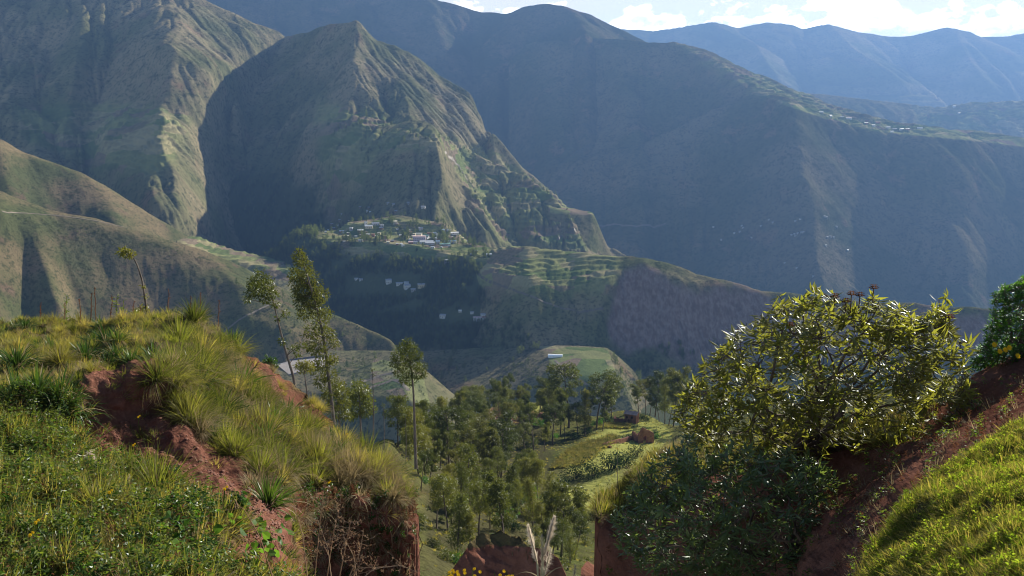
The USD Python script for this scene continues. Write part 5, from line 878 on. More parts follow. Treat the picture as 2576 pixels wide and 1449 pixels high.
big, O = shrub('big_shrub', 'big leafy shrub with yellowish green leaves on the right bank', 'shrub', [(2010, 1150, 7.5), (2060, 1140, 7.6), (1950, 1150, 7.5), (1900, 1150, 7.7), (2110, 1130, 7.6)], up_poly, 7.5, 0.95, 860, 13, 0.105, S_up, 300, 61, stems=26)
rng = np.random.default_rng(62)
for px, py in [(2100, 748), (2142, 742), (2163, 745), (2198, 726), (2128, 760), (2390, 800), (1988, 820)]:
    c = at(px, py, 7.3) - O; obj('seed_head', join([flower_head(c + [0, 0, k * .014], (0, .1, 1), .05 - .008 * k, rng, 9) for k in range(3)] + [tube([c, c - [0, 0, .16]], .004, 4)]), G_brown, big)
shrub('dark_shrub', 'dark green shrub in the shade under the big shrub', 'shrub', [(1900, 1400, 6.6), (1800, 1420, 6.8), (2000, 1380, 6.3)], [(1535, 1320), (1560, 1262), (1610, 1200), (1660, 1140), (1730, 1090), (1800, 1110), (1950, 1130), (2060, 1140), (2110, 1190), (2080, 1240), (2150, 1290), (2200, 1300), (2180, 1360), (2130, 1400), (2110, 1460), (1690, 1470), (1620, 1420), (1560, 1380)], 6.7, 0.75, 800, 13, 0.085, S_low, 220, 63, stems=16)
G_lime = leaf_mat('bright_bush_leaves', [(0.03, 0.075, 0.016), (0.05, 0.12, 0.02), (0.08, 0.17, 0.03)], gloss=0.08, rough=0.4, trans=0.45)
shrub('bright_green_bush', 'bright green small leaved bush at the right edge', 'bush', [(2540, 930, 8.4), (2580, 925, 8.4)], [(2440, 930), (2455, 880), (2480, 840), (2495, 790), (2500, 735), (2520, 715), (2560, 700), (2600, 680), (2660, 690), (2660, 930), (2560, 925), (2500, 918)], 8.5, 0.6, 900, 14, 0.05, G_lime, 0, 64, stems=14)

# ------------------------------------------------------------------ eucalyptus, one by one
MID_MARKS = [(1590, 1045, 'the roofed adobe house'), (1620, 1100, 'the ruined adobe gable'), (1470, 1140, 'the maize field'), (1430, 1240, 'the lower sunlit meadow'), (1365, 1360, 'the white plume pair'), (1250, 1390, 'the red bluff'), (1040, 930, 'the tree with the long bare trunk'), (900, 1000, 'the bushy trees behind the left bank'), (1320, 1025, 'the small far meadow'), (1160, 1020, 'the wooded rim of the gully'), (1200, 1180, 'the middle of the grove'), (1080, 1250, 'the earth wall of the left bank'), (1680, 1010, 'the dark pines behind the adobe house'), (1430, 960, 'the tallest dark trees of the grove'), (1280, 1280, 'the bright creeper thicket'), (770, 930, 'the pale pitch')]
def hero(label, trunk, clumps, d, rb, rt, leaf, dens, mat, seed, limbs=True, flat=.85, hang=.5):
    rng = np.random.default_rng(seed); T = np.array([at(x, y, d) for x, y in trunk]); o = thing('eucalyptus_tree', label, 'tree', T[0]); O = T[0]; T = T - O; q = np.linspace(0, 1, 16); t = np.linspace(0, 1, len(T)); P = np.stack([np.interp(q, t, T[:, k]) for k in range(3)], 1); P = np.vstack([P[0] - [0, 0, .6], gaussian_filter(P, [0.8, 0])])
    mesh = [tube(P, np.linspace(rb, rt, len(P)), 7)]; cl = []
    for x, y, r in clumps:
        c = at(x, y, d + rng.normal(0, r * d / FOC * .9)) - O; cl.append((*c, r * d / FOC * 1.12))
        if limbs: k = np.argmin(np.linalg.norm(P - c, axis=1) + 0.6 * np.maximum(P[:, 2] - c[2] + .3, 0)); mesh.append(tube(bend(P[k], c, .02, 4), [rt * 1.4, rt, rt * .8, rt * .5], 4))
    obj('trunk', join(mesh), M_bark, o, smooth=True); obj('crown', crown(rng, cl, leaf * 1.15, dens * 15, flat, hang), mat, o)
hero('tall tree with a long ragged leafy crown left of centre', [(842, 1100), (838, 1040), (828, 960), (818, 870), (800, 780), (772, 695), (753, 622)], [(753, 634, 12), (756, 650, 18), (762, 672, 24), (745, 692, 20), (775, 700, 24), (748, 715, 18), (790, 722, 22), (765, 730, 26), (805, 742, 20), (785, 752, 26), (752, 745, 16), (770, 785, 22), (795, 775, 22), (818, 790, 18), (760, 762, 18), (785, 835, 20), (828, 838, 17), (806, 815, 18), (800, 872, 22), (838, 862, 14), (778, 868, 14), (812, 912, 24), (790, 925, 16), (838, 905, 14), (828, 945, 20), (806, 960, 16), (850, 975, 14), (822, 990, 16)], 60, .16, .03, .20, 42, M_gum, 81)
hero('slimmer curved tree with a rounded head left of the tall ragged tree', [(742, 975), (738, 945), (722, 895), (706, 835), (694, 785), (684, 745), (668, 715)], [(655, 700, 22), (636, 716, 18), (672, 716, 18), (650, 728, 22), (684, 738, 15), (628, 740, 12), (668, 750, 14), (692, 764, 9), (622, 752, 8), (700, 800, 7), (718, 788, 8), (709, 858, 9), (737, 874, 9), (756, 868, 10), (748, 890, 8)], 45, .085, .02, .15, 75, M_gumy, 82)
hero('thin leaning sapling with a tuft of leaves above the left bank', [(374, 812), (366, 760), (358, 705), (346, 668), (334, 645), (322, 634)], [(312, 630, 9), (304, 636, 7), (326, 632, 8), (334, 640, 6), (320, 640, 9), (352, 778, 10), (342, 783, 8), (364, 775, 7), (361, 720, 3), (366, 745, 3), (368, 768, 4)], 22, .035, .008, .085, 320, M_gumy, 83)
hero('round topped tree on a long bare trunk at the middle of the valley view', [(1046, 1165), (1043, 1060), (1040, 980), (1034, 920), (1027, 875)], [(1024, 862, 12), (1012, 876, 15), (1036, 876, 15), (1000, 896, 16), (1024, 896, 16), (1050, 892, 14), (992, 914, 12), (1012, 918, 16), (1040, 916, 17), (1062, 922, 13), (1003, 938, 12), (1026, 942, 15), (1050, 942, 15), (1068, 940, 9), (1032, 962, 10), (1014, 958, 9)], 85, .17, .03, .22, 40, M_gumy, 84)
hero('bushy olive tree directly behind the left bank, below the tall ragged tree', [(856, 1100), (853, 1050), (850, 1000), (846, 965)], [(845, 968, 18), (832, 985, 18), (860, 985, 18), (842, 1010, 22), (866, 1015, 18), (828, 1025, 16), (852, 1040, 20), (872, 1045, 14)], 62, .10, .02, .20, 45, M_gum, 85)
hero('rounded olive tree between the tall ragged tree and the round topped one', [(908, 1110), (907, 1060), (905, 1010), (903, 975)], [(902, 968, 14), (888, 985, 17), (916, 985, 17), (902, 1000, 20), (880, 1010, 15), (926, 1010, 16), (896, 1030, 18), (918, 1035, 17), (938, 1030, 10), (886, 1046, 12)], 72, .12, .02, .22, 42, M_gumy, 86)
hero('small round tree in front of the pale pitch', [(772, 985), (768, 955), (764, 925)], [(764, 914, 13), (752, 920, 12), (776, 920, 12), (764, 928, 14), (784, 926, 7)], 50, .05, .015, .13, 110, M_gumy, 87)
hero('small bushy tree on the crest at the red earth notch', [(690, 940), (684, 918), (678, 905)], [(672, 904, 9), (684, 908, 10), (664, 912, 7), (678, 916, 10), (694, 916, 8)], 20, .03, .01, .07, 420, M_bush, 88, hang=.3)
for k, (px, y0, y1, d, lab) in enumerate([(939, 1118, 925, 60, 'bare dead pole like trunk right of the rounded olive tree'), (966, 1150, 1015, 75, 'short bare trunk left of the round topped tree'), (1021, 1170, 1040, 90, 'thin bare sapling trunk beside the round topped tree'), (1553, 1225, 1095, 120, 'thin bare trunk before the lower meadow and hedge')]):
    hero(lab, [(px, y0), (px + 1, (y0 + y1) / 2), (px - 2, y1)], [(px - 2, y1 + 4, 4), (px + 2, y1 + 18, 3)], d, .06, .012, .12, 90, M_gum, 90 + k)
# grove: listed trees, then the rest of the stand
grove = [(1430, 1078, 912, 5), (1408, 1092, 962, 3), (1500, 1082, 930, 2), (1470, 1092, 965, 0), (1392, 1120, 1000, 5), (1525, 1070, 965, 2), (1452, 1100, 1005, 5), (1515, 1085, 990, 8), (1482, 1075, 985, 2), (1420, 1105, 1010, 2), (1540, 1062, 980, 3),
         (1355, 1262, 1138, 6), (1240, 1235, 1145, 1), (1180, 1240, 1160, 6), (1412, 1405, 1202, 5), (1385, 1430, 1290, 1), (1340, 1330, 1185, 7), (1310, 1300, 1210, 4), (1210, 1190, 1080, 2), (1150, 1170, 1060, 5), (1105, 1180, 1080, 8), (1268, 1385, 1170, 3), (1370, 1390, 1240, 8), (1150, 1400, 1230, 7), (1185, 1410, 1270, 3), (1120, 1350, 1190, 6), (1098, 1330, 1170, 1), (1235, 1330, 1215, 6), (1432, 1430, 1320, 4), (1445, 1420, 1290, 2),
         (1625, 1040, 945, 2), (1650, 1050, 935, 5), (1672, 1062, 940, 0), (1698, 1070, 925, 2), (1720, 1070, 938, 5), (1742, 1068, 950, 2), (1608, 1035, 960, 3), (1635, 1045, 970, 8), (1685, 1066, 965, 5), (1765, 1066, 960, 2), (1710, 1072, 975, 0), (1660, 1056, 985, 2)]
rng = np.random.default_rng(95)
def stand(n, poly, hmin, hmax, kinds, gap):
    for px, py in mid.scatter(n * 4, poly, rng):
        d = mid.point(px, py)[1]; h = rng.uniform(hmin, hmax)
        if n > 0 and all(math.hypot(q[0] - px, q[1] - py) > gap for q in grove): grove.append((px, py, py - h * FOC / d, int(rng.choice(kinds)))); n -= 1
stand(52, [(1080, 1110), (1200, 1060), (1260, 1045), (1390, 1050), (1400, 1110), (1370, 1160), (1250, 1215), (1100, 1200)], 9, 15, [0, 2, 2, 3, 5, 5, 8], 10)
stand(26, [(1085, 1215), (1250, 1215), (1370, 1170), (1375, 1260), (1330, 1330), (1120, 1330)], 5, 10, [1, 2, 4, 6, 6, 7, 8], 13)
stand(10, [(1095, 1330), (1330, 1320), (1400, 1300), (1470, 1330), (1480, 1420), (1440, 1449), (1340, 1400), (1180, 1340)], 5, 9, [1, 3, 4, 6, 7], 18)
stand(16, [(1000, 1118), (1060, 1100), (1130, 1085), (1100, 1180), (1060, 1260), (1040, 1200)], 6, 11, [2, 3, 5, 6, 8], 16)
stand(12, [(1240, 1018), (1260, 1014), (1200, 1060), (1100, 1095), (1130, 1082)], 8, 13, [2, 5, 0], 10)
stand(12, [(1180, 1050), (1250, 1018), (1300, 1008), (1390, 1016), (1450, 1044), (1400, 1060), (1200, 1075)], 8, 14, [2, 5, 3], 14)
kindw = {'spire': 'slender tapering eucalyptus', 'round': 'round headed eucalyptus', 'umbrella': 'flat topped eucalyptus', 'thin': 'thin spindly eucalyptus', 'full': 'low bushy young eucalyptus'}
its = []
for px, py, top, k in grove:
    c, kind, h = GUMS[k]; p = mid.point(px, py); H = (py - top) * p[1] / FOC * 1.02
    its.append(dict(px=px, py=(py * .4 + top * .6), p=p, c=c, s=H / h, what=('tall ' if H > 12.5 else 'small ' if H < 7 else '') + kindw[kind]))
for it in label_all(its, MID_MARKS): copy(it['c'], 'eucalyptus_tree', it['label'], 'tree', it['p'] - [0, 0, .2], rng.uniform(0, 360), (it['s'] * rng.uniform(.8, 1.3),) * 2 + (it['s'],), 'eucalyptus of the gully grove', (rng.normal(0, 3), rng.normal(0, 3)))

# bushes
M_hedge = leaf_mat('hedge_leaves', [(0.012, 0.026, 0.009), (0.022, 0.042, 0.013), (0.035, 0.058, 0.018)], gloss=0.02, rough=.5, trans=.2, tmul=(1.1, 1.2, .6))
BUSH = []
for i, (r, leaf, mat) in enumerate([(1.6, .28, M_hedge), (1.6, .28, M_gum), (1.6, .30, G_lime)]):
    rng2 = np.random.default_rng(140 + i); cl = [(rng2.normal(0, .8), rng2.normal(0, .8), rng2.uniform(.3, 1.3), rng2.uniform(.6, 1.0)) for k in range(9)]; c = proto(f'bush_{i}'); obj('foliage', crown(rng2, cl, leaf, 150, .85, .2), mat, c); obj('stems', join([tube([[0, 0, -.2], [x * .8, y * .8, z]], [.06, .02], 4) for x, y, z, r_ in cl]), M_bark, c); BUSH.append(c)
its = []
for px, py, w, k, what in [(1535, 1185, 46, 0, 'wide dark hedge bush'), (1575, 1178, 40, 0, 'wide dark hedge bush'), (1495, 1200, 36, 0, 'dark hedge bush'), (1450, 1205, 34, 0, 'dark hedge bush'), (1420, 1222, 26, 0, 'dark hedge bush'), (1600, 1150, 26, 0, 'dark round bush'), (1520, 1066, 22, 2, 'bright green round bush'), (1500, 1076, 16, 2, 'bright green round bush'), (1615, 1058, 17, 0, 'dark round bush'), (1629, 1061, 9, 0, 'small dark bush'), (1651, 1110, 16, 2, 'low green bush'), (1440, 1105, 22, 0, 'dark bush'), (1480, 1088, 18, 0, 'dark bush'), (1280, 1310, 40, 2, 'bright creeper covered bush'), (1310, 1270, 30, 2, 'bright creeper covered bush'), (1255, 1280, 30, 0, 'dark creeper bush'), (1290, 1340, 34, 0, 'dark creeper bush'), (1330, 1240, 24, 2, 'bright creeper covered bush'), (1230, 1190, 22, 0, 'dark bush'), (1345, 1340, 26, 1, 'olive bush'), (1120, 1420, 40, 1, 'olive bush'), (1165, 1435, 34, 2, 'green bush'), (1085, 1390, 30, 1, 'olive bush'), (1330, 1440, 36, 0, 'dark bush'), (1400, 1440, 30, 1, 'olive bush'), (1470, 1320, 20, 1, 'olive bush'), (1500, 1310, 22, 0, 'dark bush'), (1470, 1370, 24, 1, 'olive bush'), (1215, 1250, 22, 1, 'olive bush'), (1060, 1300, 26, 1, 'olive bush')]:
    its.append(dict(px=px, py=py, w=w, k=k, what=what))
for px, py in mid.scatter(46, [(1060, 1120), (1250, 1060), (1400, 1080), (1380, 1180), (1400, 1300), (1480, 1449), (1080, 1449), (1040, 1250)], np.random.default_rng(188)):
    if not inpoly([(1385, 1200), (1480, 1110), (1700, 1060), (1660, 1300), (1400, 1300)], [(px, py)])[0]: k = int(rng.choice([0, 1, 1, 2])); its.append(dict(px=px, py=py, w=rng.uniform(12, 26), k=k, what=['dark bush', 'olive bush', 'green bush'][k]))
for it in label_all(its, MID_MARKS): p = mid.point(it['px'], it['py']); copy(BUSH[it['k']], 'bush', it['label'], 'bush', p - [0, 0, .2], rng.uniform(0, 360), it['w'] * p[1] / FOC / 1.7, 'bushes of the gully')

# creeping scrub and grass clumps on the slope
rngk = np.random.default_rng(170)
cover('meadow_grass', 'grass and low herbs on the slope below', mid, [([(860, 1150), (1250, 1016), (1390, 1013), (1590, 1031), (1760, 1070), (2200, 985), (2600, 935), (2600, 1300), (1700, 1500), (860, 1500)], 1.0)], 9000, 171, [(tuft(rngk, 26, 1.1, .55, .08, .9, .9), G_yell), (tuft(rngk, 26, 1.1, .5, .08, .9, .9), G_yell), (tuft(rngk, 26, 1.1, .5, .08, .9, .9), G_green), (weed_mesh(rngk, .6, 30, .4, .2)[0], M_gumy)], .4, .9)
maize = join([blades(np.zeros((9, 3)) + [0, 0, .3], np.stack([np.cos(np.arange(9) * 2.4) * .5, np.sin(np.arange(9) * 2.4) * .5, np.ones(9)], 1), 1.5, .16, 1.3, rngk), tube([[0, 0, 0], [0, 0, 2.0]], [.03, .015], 4)])
cover('maize_field', 'field of yellow green maize on the slope below the adobe houses', mid, [([(1385, 1180), (1400, 1158), (1470, 1118), (1545, 1100), (1560, 1112), (1520, 1140), (1470, 1172)], .75), ([(1490, 1082), (1530, 1064), (1590, 1068), (1585, 1080)], .25)], 1500, 172, [(maize, G_yell), (maize, G_yell), (maize, G_green)], .7, 1.05)

# ------------------------------------------------------------------ houses, far and near
def slab(x0, x1, y0, y1, z0, z1):
    b = trimesh.creation.box(extents=(x1 - x0, y1 - y0, z1 - z0)); b.apply_translation(((x0 + x1) / 2, (y0 + y1) / 2, (z0 + z1) / 2)); return np.array(b.vertices), np.array(b.faces)
def gable(w, d, h, rise, over, thick=.12):
    """Two sloping roof slabs, ridge along x."""
    s = rise / (d / 2); out = []
    for sg in (-1, 1):
        yo = sg * (d / 2 + over); zo = h - over * s; x = w / 2 + over
        V = np.array([[-x, 0, h + rise], [x, 0, h + rise], [x, yo, zo], [-x, yo, zo], [-x, 0, h + rise + thick], [x, 0, h + rise + thick], [x, yo, zo + thick], [-x, yo, zo + thick]])
        out.append((V, np.array([[0, 1, 2], [0, 2, 3], [4, 6, 5], [4, 7, 6], [0, 4, 5], [0, 5, 1], [1, 5, 6], [1, 6, 2], [2, 6, 7], [2, 7, 3], [3, 7, 4], [3, 4, 0]])))
    return join(out)
def gable_walls(w, d, h, rise):
    V = np.array([[-w / 2, -d / 2, -2], [w / 2, -d / 2, -2], [w / 2, d / 2, -2], [-w / 2, d / 2, -2], [-w / 2, -d / 2, h], [w / 2, -d / 2, h], [w / 2, d / 2, h], [-w / 2, d / 2, h], [-w / 2, 0, h + rise], [w / 2, 0, h + rise]])
    return V, np.array([[0, 1, 5], [0, 5, 4], [1, 2, 6], [1, 6, 5], [2, 3, 7], [2, 7, 6], [3, 0, 4], [3, 4, 7], [4, 7, 8], [5, 9, 6], [4, 8, 9], [4, 9, 5], [7, 6, 9], [7, 9, 8]])
def paint(name, c, rough=.7): return plain_mat(name, c, tuple(x * .8 for x in c), 1.5, rough)
ROOFS = dict(white=paint('white_roof', (.60, .60, .58), .6), grey=paint('tin_roof', (.32, .33, .35), .5), red=paint('tile_roof', (.28, .13, .09)), blue=paint('blue_roof', (.25, .36, .45), .5), green=paint('green_roof', (.22, .36, .28), .5), cream=paint('cream_roof', (.62, .57, .42)), dark=paint('old_roof', (.16, .13, .12)), pink=paint('pink_roof', (.6, .42, .4)))
WALLS = dict(white=paint('white_wall', (.55, .54, .51)), cream=paint('cream_wall', (.55, .47, .32)), brick=paint('brick_wall', (.27, .14, .1)), mud=paint('mud_wall', (.25, .17, .12)), grey=paint('grey_wall', (.4, .39, .38)), purple=paint('mauve_wall', (.42, .36, .42)))
M_void = paint('dark_opening', (.03, .028, .03)); M_door = paint('door_wood', (.12, .07, .04))
HOUSE = {}
def house_proto(w, d, h, flat, roof, wall, rows=1):
    key = (w, d, h, flat, roof, wall)
    if key in HOUSE: return HOUSE[key]
    c = proto('house_' + '_'.join(str(x).replace('.', 'p') for x in key)); HOUSE[key] = c
    if flat: obj('wall', slab(-w / 2, w / 2, -d / 2, d / 2, -2, h), WALLS[wall], c); obj('roof', join([slab(-w / 2 - .2, w / 2 + .2, -d / 2 - .2, d / 2 + .2, h, h + .3)]), ROOFS[roof], c)
    else: obj('wall', gable_walls(w, d, h, d * .22), WALLS[wall], c); obj('roof', gable(w, d, h, d * .22, .5), ROOFS[roof], c)
    n = max(2, int(w / 3))
    for r in range(max(1, int(h / 2.7))):
        for k in range(n):
            x = -w / 2 + (k + .5) * w / n
            if r == 0 and k == n // 2: obj('door', slab(x - .5, x + .5, -d / 2 - .05, -d / 2 + .1, 0, 2.1), M_door, c)
            else: obj('window', slab(x - .55, x + .55, -d / 2 - .04, -d / 2 + .1, r * 2.7 + 1.0, r * 2.7 + 2.1), M_void, c)
    return c
V_MARKS = [(822, 582, "the village's left edge"), (876, 582, "the village's left end"), (920, 575, "the upper village's large pale roof"), (925, 530, "the upper wooded slope"), (990, 560, "the mid-village lone house"), (1030, 590, "the central cream block"), (1080, 612, "the lower village's long roofs"), (1135, 605, 'the tall red walled house'), (1150, 585, "the village's right end"), (1195, 635, 'the dark notch by the spur'), (960, 610, "the lower green plots"), (910, 605, 'the lower left plots'), (1060, 530, "the hamlet above the village")]
Z = lambda X, Y: ((1240 + X / 3.903) * .6492, (780 + Y / 3.903) * .6492)
hl = []
for X, Y, wpx, hh, flat, roof, wall in [(715, 150, 38, 3, 0, 'white', 'white'), (760, 165, 20, 3, 0, 'white', 'white'), (300, 290, 40, 3, 0, 'grey', 'mud'), (440, 300, 34, 3, 0, 'pink', 'mud'), (265, 372, 34, 5, 1, 'grey', 'grey'), (690, 340, 46, 5, 1, 'grey', 'white'), (840, 352, 110, 3, 0, 'grey', 'grey'), (935, 380, 46, 5, 1, 'grey', 'grey'), (925, 418, 54, 3, 0, 'grey', 'mud'), (1085, 295, 24, 4, 0, 'grey', 'grey'), (1130, 325, 62, 3, 0, 'cream', 'cream'), (1165, 358, 40, 5, 1, 'white', 'brick'), (1168, 435, 24, 3, 0, 'white', 'mud'), (128, 436, 26, 3, 0, 'white', 'white'), (80, 468, 34, 3, 0, 'white', 'grey'), (330, 466, 70, 3, 0, 'white', 'brick'), (345, 492, 36, 3, 0, 'white', 'mud'), (610, 460, 86, 3, 0, 'white', 'brick'), (425, 490, 40, 3, 0, 'cream', 'mud'), (400, 540, 66, 3, 0, 'cream', 'mud'), (542, 542, 26, 5, 1, 'white', 'white'), (720, 516, 50, 3, 0, 'white', 'mud'), (890, 490, 44, 3, 0, 'cream', 'cream'), (735, 402, 110, 4, 0, 'white', 'cream'), (850, 545, 24, 5, 1, 'white', 'white'), (622, 522, 44, 3, 0, 'pink', 'brick'), (680, 502, 40, 3, 0, 'red', 'brick'), (800, 532, 50, 5, 1, 'red', 'brick'), (610, 607, 56, 3, 0, 'white', 'white'), (360, 617, 26, 3, 0, 'white', 'grey'), (1262, 500, 30, 3, 0, 'white', 'grey'), (1355, 470, 44, 6, 1, 'cream', 'cream'), (1295, 516, 30, 6, 1, 'pink', 'brick'), (1370, 502, 44, 6, 1, 'red', 'cream'), (1420, 512, 36, 5, 1, 'cream', 'cream'), (1495, 526, 90, 4, 0, 'cream', 'cream'), (1410, 540, 46, 3, 0, 'cream', 'cream'), (1240, 532, 84, 3, 0, 'white', 'brick'), (1310, 548, 56, 3, 0, 'cream', 'mud'), (1600, 545, 90, 3, 0, 'green', 'grey'), (1640, 502, 36, 5, 1, 'red', 'brick'), (1690, 502, 40, 5, 1, 'pink', 'brick'), (1735, 500, 44, 5, 1, 'blue', 'grey'), (1770, 532, 24, 8, 1, 'grey', 'white'), (1520, 427, 60, 3, 0, 'grey', 'grey'), (1858, 452, 46, 4, 0, 'blue', 'white'), (1942, 456, 56, 3, 0, 'grey', 'grey'), (2000, 486, 190, 2, 0, 'white', 'white'), (2010, 575, 36, 8, 1, 'white', 'brick'), (2160, 572, 28, 4, 1, 'cream', 'cream'), (1500, 592, 190, 8, 1, 'pink', 'purple'), (1685, 578, 150, 3, 0, 'white', 'grey'), (1352, 586, 36, 3, 0, 'white', 'grey'), (1545, 633, 76, 4, 0, 'white', 'white'), (1650, 629, 120, 3, 0, 'white', 'white'), (1665, 647, 140, 3, 0, 'white', 'green' if 0 else 'grey'), (1780, 636, 60, 4, 0, 'blue', 'grey'), (1930, 622, 100, 3, 0, 'blue', 'white'), (2032, 634, 50, 5, 0, 'blue', 'grey'), (1885, 656, 160, 2, 0, 'green', 'grey'), (1440, 637, 60, 3, 0, 'grey', 'grey'), (1370, 638, 70, 4, 0, 'pink', 'brick'), (1166, 657, 24, 4, 1, 'white', 'brick'), (1226, 657, 24, 4, 1, 'white', 'white'), (1252, 677, 22, 3, 0, 'white', 'white'), (1028, 628, 46, 3, 0, 'cream', 'cream'), (1092, 606, 44, 3, 0, 'grey', 'mud'), (1702, 706, 50, 3, 0, 'white', 'white'), (1826, 701, 30, 3, 0, 'white', 'white'), (2360, 768, 42, 4, 0, 'white', 'brick'), (2290, 806, 26, 3, 0, 'white', 'white'), (1910, 938, 60, 6, 1, 'grey', 'purple'), (1962, 692, 40, 3, 0, 'grey', 'mud'), (980, 562, 50, 5, 1, 'dark', 'brick'), (985, 602, 46, 4, 0, 'dark', 'mud'), (2232, 612, 30, 3, 0, 'grey', 'grey'), (2240, 562, 60, 4, 0, 'red', 'brick'), (1560, 92, 60, 3, 0, 'grey', 'grey'), (1030, 32, 40, 3, 0, 'grey', 'grey'), (1110, 52, 40, 3, 0, 'grey', 'grey'), (1330, 32, 44, 3, 0, 'grey', 'grey'), (610, 97, 40, 3, 0, 'grey', 'mud'), (740, 102, 40, 3, 0, 'grey', 'mud'), (1150, 162, 50, 3, 0, 'grey', 'mud'), (330, 192, 30, 3, 0, 'grey', 'grey'), (690, 470, 40, 3, 0, 'dark', 'brick'), (470, 430, 50, 5, 1, 'grey', 'grey'), (200, 420, 50, 3, 0, 'grey', 'mud'), (180, 350, 40, 3, 0, 'grey', 'mud'), (760, 560, 30, 3, 0, 'red', 'brick'), (660, 545, 34, 3, 0, 'red', 'brick')]:
    px, py = Z(X, Y); hl.append((px, py + 1.5, wpx / 3.903 * .6492, hh, flat, roof, wall, ['terraced_mountain', 'village_shelf', 'landslide_spur'], V_MARKS, 'houses of the hillside village'))
F_MARKS = [(985, 710, "the pale row in the woods"), (1190, 800, "the low farm group"), (1120, 795, "the lower woods' lone house"), (905, 705, "the dark woods' upper left"), (1230, 640, "the landslide spur's near end")]
Z4 = lambda X, Y: ((1323 + X / 1.947) * .6492, (744 + Y / 1.947) * .6492)
for X, Y, wpx, hh, flat, roof, wall in [(355, 684, 44, 5, 0, 'grey', 'white'), (437, 697, 52, 3, 0, 'grey', 'white'), (490, 700, 34, 4, 0, 'grey', 'white'), (495, 724, 46, 5, 0, 'grey', 'white'), (610, 716, 70, 5, 0, 'grey', 'cream'), (110, 662, 26, 3, 0, 'grey', 'white'), (146, 666, 26, 3, 0, 'grey', 'white'), (540, 746, 34, 3, 0, 'grey', 'grey'), (765, 944, 44, 4, 0, 'grey', 'white'), (895, 906, 24, 4, 0, 'white', 'white'), (985, 917, 28, 3, 0, 'grey', 'white'), (1022, 967, 58, 5, 0, 'pink', 'white'), (1070, 937, 40, 4, 0, 'grey', 'white'), (1076, 957, 30, 3, 0, 'red', 'white'), (1112, 479, 40, 3, 0, 'white', 'white')]:
    px, py = Z4(X, Y); hl.append((px, py + 1.5, wpx / 1.947 * .6492, hh, flat, roof, wall, ['terraced_mountain', 'village_shelf', 'landslide_spur'], F_MARKS, 'farmhouses in the shadowed woods'))
R_MARKS = [(2030, 280, "the right ridge's bare crest"), (2130, 300, "the ridge hamlet's pink roof"), (2220, 320, 'the hamlet on the right ridge'), (2310, 325, "the ridge hamlet's end field"), (2420, 275, 'the far hazy fields')]
Z2 = lambda X, Y: ((1984 + X / 1.298) * .6492, (Y / 1.298) * .6492)
for X, Y, wpx, hh, flat, roof, wall in [(1555, 567, 22, 5, 0, 'white', 'white'), (1602, 584, 16, 4, 0, 'grey', 'white'), (1660, 590, 18, 4, 0, 'grey', 'grey'), (1694, 597, 30, 5, 0, 'pink', 'white'), (1778, 622, 26, 5, 0, 'white', 'brick'), (1815, 633, 22, 5, 0, 'white', 'white'), (1790, 608, 20, 5, 1, 'grey', 'brick'), (1840, 618, 24, 4, 0, 'red', 'brick'), (1890, 644, 24, 5, 0, 'white', 'white'), (1912, 664, 16, 4, 0, 'white', 'white'), (1925, 650, 20, 4, 0, 'grey', 'grey'), (1960, 652, 22, 4, 0, 'grey', 'white'), (1990, 652, 22, 4, 0, 'grey', 'brick'), (2052, 646, 26, 5, 0, 'white', 'white'), (2225, 537, 14, 8, 0, 'white', 'white'), (2250, 570, 14, 8, 0, 'pink', 'white')]:
    px, py = Z2(X, Y); hl.append((px, py + 1, wpx / 1.298 * .6492, hh, flat, roof, wall, ['right_ridge', 'hazy_farmed_ridge'], R_MARKS, 'houses along the far ridge'))
S_MARKS = [(1930, 575, "the blue face's main cluster"), (2000, 590, "the blue face's second cluster"), (1880, 600, "the blue face's left side"), (2080, 560, 'the top of the far clusters'), (1990, 670, "the blue face's foot")]
Z5 = lambda X, Y: ((2646 + X / 1.947) * .6492, (744 + Y / 1.947) * .6492)
for X, Y in [(650, 215), (680, 235), (850, 225), (885, 212), (1070, 190), (1085, 194), (445, 260), (455, 275), (590, 262), (230, 270), (390, 315), (430, 305), (820, 330), (842, 322), (868, 316), (896, 310), (910, 308), (850, 335), (1090, 345), (1115, 342), (1140, 347), (1080, 409), (1245, 443), (518, 351), (290, 366), (860, 580), (770, 541), (985, 642), (1160, 268)]:
    px, py = Z5(X, Y); hl.append((px, py, 4.5, 4, 0, 'grey', 'grey' if X % 3 else 'white', ['right_ridge'], S_MARKS, 'tiny far houses on the blue face'))
rng = np.random.default_rng(200); its = []
big_roof = {'white': 'white roofed', 'grey': 'tin roofed', 'red': 'red roofed', 'blue': 'blue roofed', 'green': 'green roofed', 'cream': 'cream roofed', 'dark': 'dark roofed', 'pink': 'pink roofed'}
for px, py, wpx, hh, flat, roof, wall, names, marks, grp in hl:
    p = hit(px, py, names)
    if p is None: print('no ground', px, py); continue
    w = float(np.clip(wpx * p[1] / FOC, 4.5, 34)); q = round(w / 3) * 3 + 0.0; dd = float(min(q * .8, 7.0))
    what = ('long ' if w > 17 else 'small ' if w < 6.5 else '') + ('tall ' if hh > 5 else '') + big_roof[roof] + {'brick': ' brick', 'white': ' white', 'cream': ' cream', 'mud': ' earth', 'grey': ' grey', 'purple': ' mauve'}[wall] + (' block' if flat else ' house')
    its.append(dict(px=px, py=py, p=p, c=house_proto(max(q, 3.0), dd, hh, flat, roof, wall), s=w / max(q, 3.0), what=what, marks=marks, grp=grp))
for grp in dict.fromkeys(i['grp'] for i in its):
    g = [i for i in its if i['grp'] == grp]
    for it in label_all(g, g[0]['marks']): copy(it['c'], 'house', it['label'], 'house', it['p'] + [0, 2.0, 0.2], rng.normal(8, 9), it['s'], grp)

